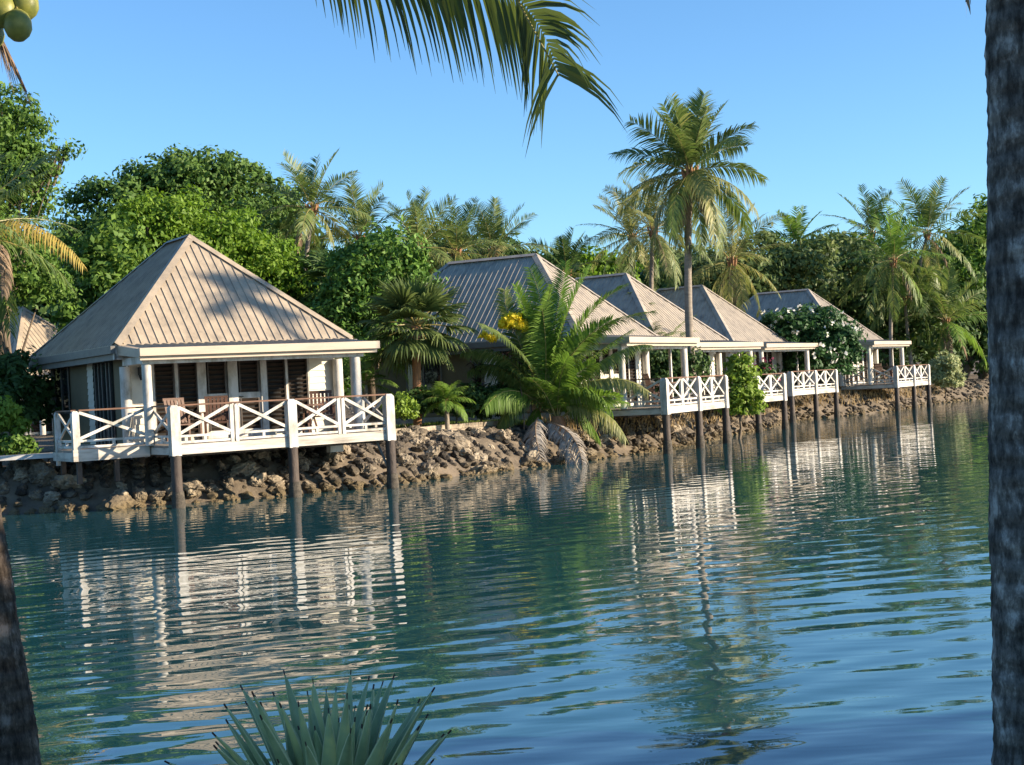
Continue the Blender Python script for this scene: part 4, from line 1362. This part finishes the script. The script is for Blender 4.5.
# ------------------------------------------------------------------ young coconut palm over the bank
def young_palm():
    b = Vector((1.25, 41.6, .8))
    root = empty('coconut_palm', b, 0, 'young coconut palm without a trunk, fronds arching over the bank', 'palm tree', 'coconut palms among the bungalows')
    c = Vector((0, 0, .25))
    mb = MB()
    mb.tube([(0, 0, -.4), (0, 0, .1), (.02, 0, .5)], [.3, .28, .16], 12)
    mb.build('trunk', M['fibre'], root)
    spec = [((543, 402), (520, 360), (495, 345), (462, 352), 'p', .8), ((545, 402), (555, 360), (540, 330), (522, 318), 'g', .4), ((545, 404), (560, 380), (600, 350), (632, 330), 'g', .6),
            ((542, 405), (525, 390), (508, 400), (498, 430), 'p', 1.0), ((546, 405), (570, 385), (600, 385), (612, 412), 'g', 1.0), ((545, 404), (562, 372), (574, 350), (590, 352), 'p', .6),
            ((545, 400), (548, 340), (545, 300), (530, 268), 'g', .3), ((545, 400), (556, 345), (566, 305), (590, 268), 'g', .3), ((548, 400), (572, 350), (600, 318), (655, 312), 'p', .5),
            ((548, 400), (562, 350), (588, 300), (628, 285), 'g', .3), ((540, 400), (525, 345), (500, 310), (505, 290), 'p', .3), ((545, 405), (580, 380), (620, 368), (648, 392), 'y', 1.1),
            ((545, 410), (578, 395), (610, 405), (626, 440), 'y', 1.1), ((540, 405), (515, 370), (488, 355), (468, 372), 'p', .8), ((545, 410), (560, 395), (585, 405), (600, 440), 'g', 1.1),
            ((545, 400), (540, 350), (525, 310), (515, 285), 'g', .25), ((545, 400), (552, 330), (560, 300), (566, 262), 'g', .25), ((548, 405), (590, 365), (625, 340), (650, 345), 'p', .8),
            ((540, 405), (520, 385), (500, 385), (485, 408), 'g', 1.0), ((545, 410), (540, 400), (532, 412), (528, 440), 'g', 1.0), ((545, 400), (535, 345), (548, 300), (552, 285), 'g', .3),
            ((545, 400), (530, 360), (510, 335), (480, 325), 'p', .6), ((546, 400), (566, 360), (582, 335), (612, 320), 'g', .5)]
    for i, (a0, a1, a2, a3, k, dr) in enumerate(spec):
        d0 = 41.6; d3 = 41.6 + random.uniform(-1.5, .8)
        pts = [P(*a0, d0), P(*a1, d0 * .7 + d3 * .3), P(*a2, d0 * .35 + d3 * .65), P(*a3, d3)]
        path = []
        for j in range(13):
            t = j / 12
            q = [(1 - t) ** 3, 3 * t * (1 - t) ** 2, 3 * t * t * (1 - t), t ** 3]
            # pass through the middle points rather than only lean to them
            path.append(sum((p * w for p, w in zip((pts[0], pts[1] * 1.0, pts[2], pts[3]), q)), Vector()) - b)
        geo = frond_geo(path, .74, 56, .062, droop=dr * .9, roll=random.uniform(-1.0, 1.0), vshape=.35 if dr < .7 else -.1, sweep=.7, start=.22)
        frond_obj(root, geo, {'g': palg, 'p': pal, 'y': paly}[k], M['rachis'])
    for k in range(12):
        path = arc_path(c + Vector((0, 0, .1)), k * 2.4 + .7, rad(30 + 48 * ((k * 5) % 12) / 11), random.uniform(1.9, 2.6), random.uniform(.7, 1.4), 10, random.uniform(-.3, .3))
        frond_obj(root, frond_geo(path, .7, 50, .055, droop=.45, roll=random.uniform(-.9, .9), vshape=.3, sweep=.7, start=.18, rnd=.2), palg if k % 3 else pal, M['rachis'])
    # old grey fronds hanging over the bank
    for (p0, p1, p2, p3, dd) in (((538, 418), (532, 428), (538, 446), (543, 468), 39.7), ((536, 420), (526, 436), (534, 452), (540, 466), 39.8),
                                 ((548, 422), (572, 426), (582, 446), (583, 470), 39.6), ((546, 424), (562, 430), (572, 450), (576, 470), 39.7)):
        pts = [P(*p0, dd + 1.2), P(*p1, dd + .4), P(*p2, dd), P(*p3, dd - .1)]
        path = [sum((p * w for p, w in zip(pts, ((1 - t) ** 3, 3 * t * (1 - t) ** 2, 3 * t * t * (1 - t), t ** 3))), Vector()) - b for t in [j / 8 for j in range(9)]]
        geo = frond_geo(path, .5, 60, .04, droop=.8, vshape=-.2, sweep=.45, missing=.2, rnd=.4, roll=random.uniform(-.6, .6), start=.02, tipfrac=.6)
        frond_obj(root, geo, M['palmgrey'], M['rachisd'], 'dead_frond')


M['palmgrey'] = leaf_mat('palm_leaflets_grey', (.17, .15, .13), (.32, .29, .25), (.4, .37, .33), trans=.1, rough=.9, spec=.1)
young_palm()


# ------------------------------------------------------------------ fan palm and small garden plants
def fan_palm(label, px, py, d, n, plen, blade, mat, trunk=True, group='fan palms'):
    b = gp(px, d)
    c = P(px, py, d) - b
    root = empty('fan_palm', b, 0, label, 'palm tree', group)
    if trunk:
        mb = MB(); mb.tube([(0, 0, -.1), c * .5, c], [.13, .12, .14], 10)
        mb.build('trunk', M['fibre'], root)
    for i in range(n):
        t = (i + .5) / n
        el = rad(80 - 125 * t)
        geo = fan_leaf(c, i * 2.39996, el, plen * random.uniform(.8, 1.1), blade * random.uniform(.85, 1.1), droop=.2 + .7 * t)
        frond_obj(root, geo, mat, M['rachis'], 'leaf')
    sk = MB()
    if trunk:
        for i in range(7):
            a = i * 2.4
            p0 = c + Vector((math.cos(a) * .12, math.sin(a) * .12, -.05)); p1 = p0 + Vector((math.cos(a) * .3, math.sin(a) * .3, -.75))
            sk.bar(p0, p1, .16, .01, (math.cos(a), math.sin(a), 0))
        sk.build('dead_leaf_skirt', M['palmdead'], root)


fan_palm('fan palm with pleated leaves and orange brown trunk left of the beige wall', 416, 326, 41, 36, .8, 1.05, M['fan'])
fan_palm('dark fan palm crown behind the right roof corner of the nearest bungalow', 338, 285, 49, 18, .8, .95, M['dark'], group='fan palms')


def small_palm(label, px, py, d, flen, nf, mat, leaf=.35, seed=0, nl=24, el0=80, el1=-5, name='small_palm', group='small garden palms'):
    random.seed(seed)
    b = gp(px, d); c = P(px, py, d) - b
    c = Vector((0, 0, max(.15, c.z)))
    root = empty(name, b, 0, label, 'palm', group)
    mb = MB(); mb.tube([(0, 0, -.1), c], [.07, .06], 8); mb.build('stem', M['palmbark'], root)
    for i in range(nf):
        t = (i + .5) / nf
        path = arc_path(c, i * 2.4 + seed, rad(el0 + (el1 - el0) * t), flen * random.uniform(.8, 1.1), .9 + .6 * t, 7)
        frond_obj(root, frond_geo(path, leaf, nl, .04, droop=.3 + .5 * t, vshape=.2, rachis_r=.012), mat, M['rachis'])


small_palm('low arching palm in front of the beige wall right of the fan palm trunk', 446, 402, 40, .9, 14, palg, seed=31)
small_palm('light green cane palm seen past the right columns of the nearest bungalow', 378, 360, 42, 1.3, 14, palg, seed=32, leaf=.4)
small_palm('yellow green cane palm right beside the nearest verandah columns', 366, 385, 41, 1.1, 12, M['palmg'], seed=33, leaf=.35)
small_palm('garden palm behind the verandah of the second bungalow', 652, 350, 54, 1.6, 14, pal, seed=34, leaf=.5)
small_palm('palm filling the gap between the second and third verandahs', 668, 352, 55, 1.7, 14, palg, seed=35, leaf=.5)
small_palm('low palm beside the second verandah roof peak', 636, 318, 57, 1.4, 10, pal, seed=36, leaf=.45)


def strap_plant(label, px, d, top_py, n, mat, length, width, cat='shrub', name='strap_leaf_plant', spread=1.1, head_only=False):
    b = gp(px, d)
    root = empty(name, b, 0, label, cat)
    top = P(px, top_py, d).z - b.z
    mb = MB(); mb.tube([(0, 0, -.1), (.02, 0, top)], [.035, .025], 7); mb.build('stem', M['bark'], root)
    V, Fq = [], []
    for i in range(n):
        z = top * (1 if head_only else random.uniform(.25, 1.0))
        az = i * 2.4; el = random.uniform(.1, 1.3)
        path = arc_path((0, 0, z), az, el, length * random.uniform(.7, 1.1), spread, 4)
        sd = Vector((-math.sin(az), math.cos(az), 0))
        b0 = len(V)
        for j, p in enumerate(path):
            w = width * (.35, 1, .95, .6, .06)[j] / 2
            V += [tuple(p + sd * w), tuple(p - sd * w)]
        for j in range(4): Fq.append((b0 + 2 * j, b0 + 2 * j + 1, b0 + 2 * j + 3, b0 + 2 * j + 2))
    np_mesh('leaves', np.array(V), np.array(Fq), mat, root)


broad_tree('yellow_plant', 'tall stemmed plant with a bright yellow leaf head above the young palm', 'shrub', gp(522, 41.2), [(512, 321, 10, 6, 41.0), (520, 326, 6, 4, 41.0)], M['yellow'], leaf=.3, clump=.13, per=7, trunk_r=.02, aspect=.6, jitter=.5)
broad_tree('yellow_plant', 'yellow tipped plant lower left of the bright yellow leaf head', 'shrub', gp(508, 41.2), [(491, 338, 6, 3, 41.0), (485, 335, 3, 2, 41.0)], M['yellow'], leaf=.26, clump=.1, per=4, trunk_r=.016, aspect=.4, jitter=.5)
strap_plant('dark red strap leaved plant left of the young palm', 480, 42, 362, 70, M['red'], .6, .10)
strap_plant('dark red strap leaved plant close behind the young palm', 505, 42.3, 358, 70, M['red'], .6, .10)


# grass on the garden edge and dry grass on the bank
def grass_strip(p0, p1, d0, d1, n, h, mat, name, label):
    i0, i1 = shore_at(p0), shore_at(p1)
    idx = RNG.integers(i0, i1, n)
    dd = RNG.uniform(d0, d1, n)
    C = np.stack([SHA[idx, 0] + SHNA[idx, 0] * dd + RNG.normal(0, .15, n), SHA[idx, 1] + SHNA[idx, 1] * dd + RNG.normal(0, .15, n), np.interp(dd, PD, PZ)], 1)
    a = RNG.uniform(0, 6.28, n)
    w = np.stack([np.cos(a), np.sin(a), np.zeros(n)], 1) * .02
    lean = RNG.normal(0, .35, (n, 3)); lean[:, 2] = 1
    hh = (h * RNG.uniform(.5, 1.2, n))[:, None]
    V = np.stack([C - w, C + w, C + lean * hh + w * .2, C + lean * hh - w * .2], 1).reshape(-1, 3)
    tag(np_mesh(name, V, np.arange(len(V)).reshape(-1, 4), mat), label, 'grass', kind='stuff')


grass_strip((-2.5, 35.6), (3, 43), 2.3, 6, 9000, .16, M['grass'], 'grass', 'green grass behind the low stone wall')
grass_strip((2.4, 41.6), (26, 85), .5, 2.4, 5000, .3, M['litter'], 'dry_grass', 'dry tan grass and roots on the bank under the far decks')


# ------------------------------------------------------------------ foreground
def near_trunk(name, label, pts, r0, r1, mat, seed, ringstep=.085):
    root = empty(name, pts[0], 0, label, 'palm tree', 'foreground palms')
    off = Vector(pts[0])
    # smooth centre line
    P3 = [Vector(p) - off for p in pts]
    line = []
    n = len(P3)
    for i in range(n - 1):
        a, b, c, d = P3[max(i - 1, 0)], P3[i], P3[i + 1], P3[min(i + 2, n - 1)]
        for k in range(14):
            t = k / 14
            line.append(.5 * ((2 * b) + (c - a) * t + (2 * a - 5 * b + 4 * c - d) * t * t + (-a + 3 * b - 3 * c + d) * t ** 3))
    line.append(P3[-1])
    dense = []
    tot = sum((b - a).length for a, b in zip(line[:-1], line[1:]))
    steps = int(tot / .02)
    acc, j = 0.0, 0
    for s in range(steps + 1):
        x = s * tot / steps
        while j < len(line) - 2 and acc + (line[j + 1] - line[j]).length < x:
            acc += (line[j + 1] - line[j]).length; j += 1
        t = (x - acc) / max(1e-6, (line[j + 1] - line[j]).length)
        dense.append(line[j].lerp(line[j + 1], min(1, t)))
    mb = MB(); ns = 40
    V, Fq = [], []
    for s, p in enumerate(dense):
        x = s * tot / steps
        base = r0 + (r1 - r0) * (x / tot) + .06 * math.exp(-x / .25)
        for k in range(ns):
            a = 2 * math.pi * k / ns
            u = Vector((math.cos(a), math.sin(a), 0))
            ph = (x / ringstep + .5 * mnoise.noise(Vector((u.x * 1.2, u.y * 1.2, x * 1.5 + seed))))
            saw = ph - math.floor(ph)
            r = base + .006 * (1 - saw) ** 2 - .004 + .010 * mnoise.noise(Vector((u.x * 2, u.y * 2, x * 3 + seed))) + .006 * mnoise.noise(Vector((u.x * 7, u.y * 7, x * 9 + seed)))
            V.append(tuple(p + u * r))
    for s in range(len(dense) - 1):
        for k in range(ns):
            Fq.append((s * ns + k, s * ns + (k + 1) % ns, (s + 1) * ns + (k + 1) % ns, (s + 1) * ns + k))
    np_mesh('trunk', np.array(V), np.array(Fq), mat, root, smooth=True)
    return root, dense[-1], off


# right foreground palm
tr_c = [P(1034, 860, 6.2), P(1036, 765, 6.2), P(1032, 500, 6.2), P(1028, 200, 6.2), P(1027, -60, 6.2), P(1030, -420, 6.2), P(1045, -760, 6.2)]
root_r, top_r, off_r = near_trunk('coconut_palm', 'thick mottled grey palm trunk filling the right edge of the photo', tr_c, .175, .165, M['trunknear'], 2.0)
for i in range(16):
    az = i * 2.4; t = (i + .5) / 16
    el = rad(75 - 85 * t)
    path = arc_path(top_r, az, el, 3.2, 1.0 + .7 * t, 10)
    frond_obj(root_r, frond_geo(path, .8, 60, .045, droop=.6, rachis_r=.03), M['palmnear'], M['rachis'])
# the frond whose tip hangs into the top right corner
tips = [top_r, P(1010, -560, 6.4) - off_r, P(985, -300, 6.4) - off_r, P(972, -110, 6.4) - off_r, P(966, 2, 6.4) - off_r]
path = [sum((p * w for p, w in zip(tips, ((1 - t) ** 4, 4 * t * (1 - t) ** 3, 6 * t * t * (1 - t) ** 2, 4 * t ** 3 * (1 - t), t ** 4))), Vector()) for t in [j / 10 for j in range(11)]]
frond_obj(root_r, frond_geo(path, .25, 60, .025, droop=.5, rachis_r=.02, sweep=1.4, missing=.3), M['palmdead'], M['rachisd'], 'dead_frond')

# left foreground palm with coconuts and the frond across the top
tl_c = [P(2, 840, 8.0), P(4, 765, 8.0), P(-12, 640, 8.05), P(-30, 520, 8.1), P(-62, 330, 8.4), P(-70, 150, 8.8), P(-40, 10, 9.3), P(-22, -50, 9.5)]
root_l, top_l, off_l = near_trunk('coconut_palm', 'leaning brown palm trunk at the lower left, coconuts and a long frond overhead', tl_c, .19, .13, M['trunkbrown'], 9.0, ringstep=.07)


def bez(pts, n):
    k = len(pts) - 1
    return [sum((p * (math.comb(k, i) * t ** i * (1 - t) ** (k - i)) for i, p in enumerate(pts)), Vector()) for t in [j / n for j in range(n + 1)]]


def through(pts, k=5):
    out = []
    n = len(pts)
    for i in range(n - 1):
        a, b, c, d = pts[max(i - 1, 0)], pts[i], pts[i + 1], pts[min(i + 2, n - 1)]
        for j in range(k):
            t = j / k
            out.append(.5 * ((2 * b) + (c - a) * t + (2 * a - 5 * b + 4 * c - d) * t * t + (-a + 3 * b - 3 * c + d) * t ** 3))
    return out + [pts[-1]]


path = through([top_l] + [P(*q) - off_l for q in ((120, -120, 9.1), (250, -85, 8.9), (360, -45, 8.7), (420, -34, 8.65), (470, -20, 8.6), (516, -2, 8.5), (539, 26, 8.45), (551, 52, 8.4), (559, 76, 8.4))])
frond_obj(root_l, frond_geo(path, .78, 84, .032, droop=.30, rachis_r=.03, sweep=.55, vshape=.0, seg=3, start=.55, tipfrac=.66, rnd=.16, roll=1.15, missing=.06), M['palmnear'], M['rachis'])
path = bez([top_l, P(-34, -10, 9.2) - off_l, P(-12, 20, 9.1) - off_l, P(8, 52, 9.0) - off_l, P(26, 92, 8.9) - off_l], 14)
frond_obj(root_l, frond_geo(path, .46, 46, .024, droop=.5, rachis_r=.05, sweep=1.5, vshape=.1, missing=.2, roll=.9, rnd=.4), M['palmdead'], M['rachisd'], 'dead_frond')
for i in range(13):
    az = 1.9 + i * 2.4
    t = (i + .5) / 13
    if math.cos(az) > .2 and t > .15: az += math.pi
    path = arc_path(top_l, az, rad(78 - 75 * t), 3.2, 1.0 + .6 * t, 10)
    frond_obj(root_l, frond_geo(path, .75, 56, .04, droop=.6, rachis_r=.03), M['palmnear'], M['rachis'])
sp = MB()
for k, (px, py, dd, r) in enumerate(((18, 26, 8.7, .082), (25, 5, 8.8, .082), (3, 12, 8.75, .085), (8, -10, 8.9, .08), (-10, 34, 8.8, .085), (-14, 2, 8.7, .085))):
    q = P(px, py, dd) - off_l
    cb = MB()
    ang = random.uniform(-.3, .3)
    ax = Vector((math.sin(ang), .1, math.cos(ang)))
    hs = [1.15, 1.05, .8, .35, -.2, -.65, -.95, -1.05]
    rs = [.1, .38, .75, .98, 1.0, .78, .42, .05]
    cb.tube([q + ax * h * r * 1.12 for h in hs], [r * x for x in rs], 14)
    cb.build('coconut', M['coconut'], root_l)
    sp.tube([top_l + Vector((0, 0, .1)), top_l.lerp(q, .5) + Vector((.05, 0, .12)), q + ax * r * 1.2], [.02, .014, .01], 5)
sp.build('fruit_stalk', M['rachis'], root_l)


# agave
def agave():
    b = P(334, 866, 5.2)
    b.z = .44
    root = empty('agave', b, 0, 'spiky blue green agave rosette at the bottom of the photo', 'agave')
    random.seed(5)
    n = 58
    for i in range(n):
        t = (i + .5) / n
        az = i * 2.39996 + .3
        el = rad(86 - 42 * t ** 1.3 + random.uniform(-4, 4))
        L = (.57 + .11 * min(1, t * 2.5)) * random.uniform(.9, 1.08)
        if t > .75: L *= .95
        wmax = .098 * random.uniform(.85, 1.1)
        path = arc_path((math.cos(az) * .05, math.sin(az) * .05, .06), az, el, L, random.uniform(-.05, .3), 34, random.uniform(-.1, .1))
        V, Fq, mi = [], [], []
        cols = [-1, -.9, -.5, 0, .5, .9, 1]
        m = len(path)
        for j, p in enumerate(path):
            s = j / (m - 1)
            tdir = (path[min(j + 1, m - 1)] - path[max(j - 1, 0)]).normalized()
            sd = tdir.cross(Vector((0, 0, 1)))
            if sd.length < .2: sd = Vector((-math.sin(az), math.cos(az), 0))
            sd = sd.normalized()
            nr = sd.cross(tdir).normalized()
            if s < .95: w = wmax * (.62 + .38 * math.sin(min(1, s / .4) * math.pi / 2)) * (1 - (max(0, s - .3) / .7) ** 1.45 * .98)
            else: w = .004
            w = max(w, .0035)
            for c in cols:
                V.append(p + sd * c * w / 2 + nr * (abs(c) ** 1.5 * w * .28) )
            for c in reversed(cols):
                V.append(p + sd * c * w / 2 * .98 + nr * (abs(c) ** 1.5 * w * .28 - (1 - abs(c) ** 2) * (.022 * (1 - s) + .003) - .002))
        nc = len(cols) * 2
        for j in range(m - 1):
            for k in range(nc):
                Fq.append((j * nc + k, j * nc + (k + 1) % nc, (j + 1) * nc + (k + 1) % nc, (j + 1) * nc + k))
                edge = k in (0, 5, 6, 7, 12, 13)
                mi.append(2 if j >= m - 2 else (1 if edge else 0))
        np_mesh('leaf', np.array([tuple(v) for v in V]), np.array(Fq), [M['agave'], M['agavedge'], M['agavespine']], root, mi, smooth=True)


agave()

# ------------------------------------------------------------------ unseen trees right of the frame, placed for their shade
def added_shade_tree(label, base, lobes, mat):  # tree added out of view to keep the foreground in shade
    base = Vector(base)
    root = empty('shade_tree', base, 0, label, 'tree', 'unseen trees added for shade')
    C, Nn = crown_points(lobes, .6, 30, .3)
    V = leaf_quads(C, Nn, .3, .5)
    np_mesh('crown', V, np.arange(len(V)).reshape(-1, 4), mat, root)
    mb = MB(); mb.tube([(0, 0, -.2), (0, 0, 1.5), (.1, 0, 3)], [.25, .2, .15], 8); mb.build('trunk', M['bark'], root)


added_shade_tree('unseen broad tree added on the near bank to shade the foreground', (10.5, 2.6, .6), [((0, 0, 2.6), (3.2, 3.6, 2.4)), ((-1, 1.5, 3.6), (2.6, 2.6, 2.0)), ((0, -2, 3.4), (2.8, 2.4, 2.2)), ((0, 2.6, 1.8), (2.2, 2.2, 1.6))], M['mid'])
coconut_palm('unseen tall palm on the right bank, crown trimmed to shape its shade', Vector((21.5, 29.5, .5)), Vector((19.0, 31.1, 13.6)), flen=.95, nf=5, seed=41, mats=[pal], leaf=.7, dead=0)  # unseen palm, its crown trimmed to size the shadow on the nearest roof

# ------------------------------------------------------------------ sun, sky, camera
EL, AZ = rad(19), rad(-10)
sdir = Vector((math.cos(EL) * math.cos(AZ), math.cos(EL) * math.sin(AZ), math.sin(EL)))
sun = bpy.data.lights.new('sun', 'SUN')
sun.energy = 5.0
sun.angle = rad(.5)
sun.color = (1.0, .83, .62)
so = bpy.data.objects.new('sun', sun)
COL.objects.link(so)
so.rotation_euler = sdir.to_track_quat('Z', 'Y').to_euler()
so.location = (30, -10, 30)

w = bpy.data.worlds.new('World')
SC.world = w
w.use_nodes = True
nt = w.node_tree
bg = nt.nodes['Background']
sky = nt.nodes.new('ShaderNodeTexSky')
sky.sky_type = 'NISHITA'
sky.sun_disc = False
sky.sun_elevation = EL
sky.sun_rotation = math.pi / 2 - AZ
sky.air_density = 1.0
sky.dust_density = .2
sky.ozone_density = 3.0
tint = nt.nodes.new('ShaderNodeMixRGB'); tint.blend_type = 'MULTIPLY'; tint.inputs['Fac'].default_value = 1.0
tint.inputs['Color2'].default_value = (.70, .95, 1.14, 1)
nt.links.new(sky.outputs[0], tint.inputs['Color1'])
nt.links.new(tint.outputs[0], bg.inputs['Color'])
bg.inputs['Strength'].default_value = .088

cam = bpy.data.cameras.new('camera')
cam.sensor_width = 36
cam.lens = F_PX / 1024 * 36
cam.shift_y = (Y0 - 382.5) / 1024
cam.clip_start = .1
cam.clip_end = 8000
co = bpy.data.objects.new('camera', cam)
COL.objects.link(co)
co.matrix_world = Matrix.Translation((0, 0, CAM_Z)) @ Matrix.Rotation(math.pi / 2, 4, 'X') @ Matrix.Rotation(-ROLL, 4, 'Z')
SC.camera = co
SC.view_settings.view_transform = 'Standard'
SC.view_settings.look = 'None'
SC.view_settings.exposure = 1.28
SC.view_settings.gamma = 1.0
SC.view_settings.use_curve_mapping = False
SC.cycles.max_bounces = 8
SC.cycles.transparent_max_bounces = 8
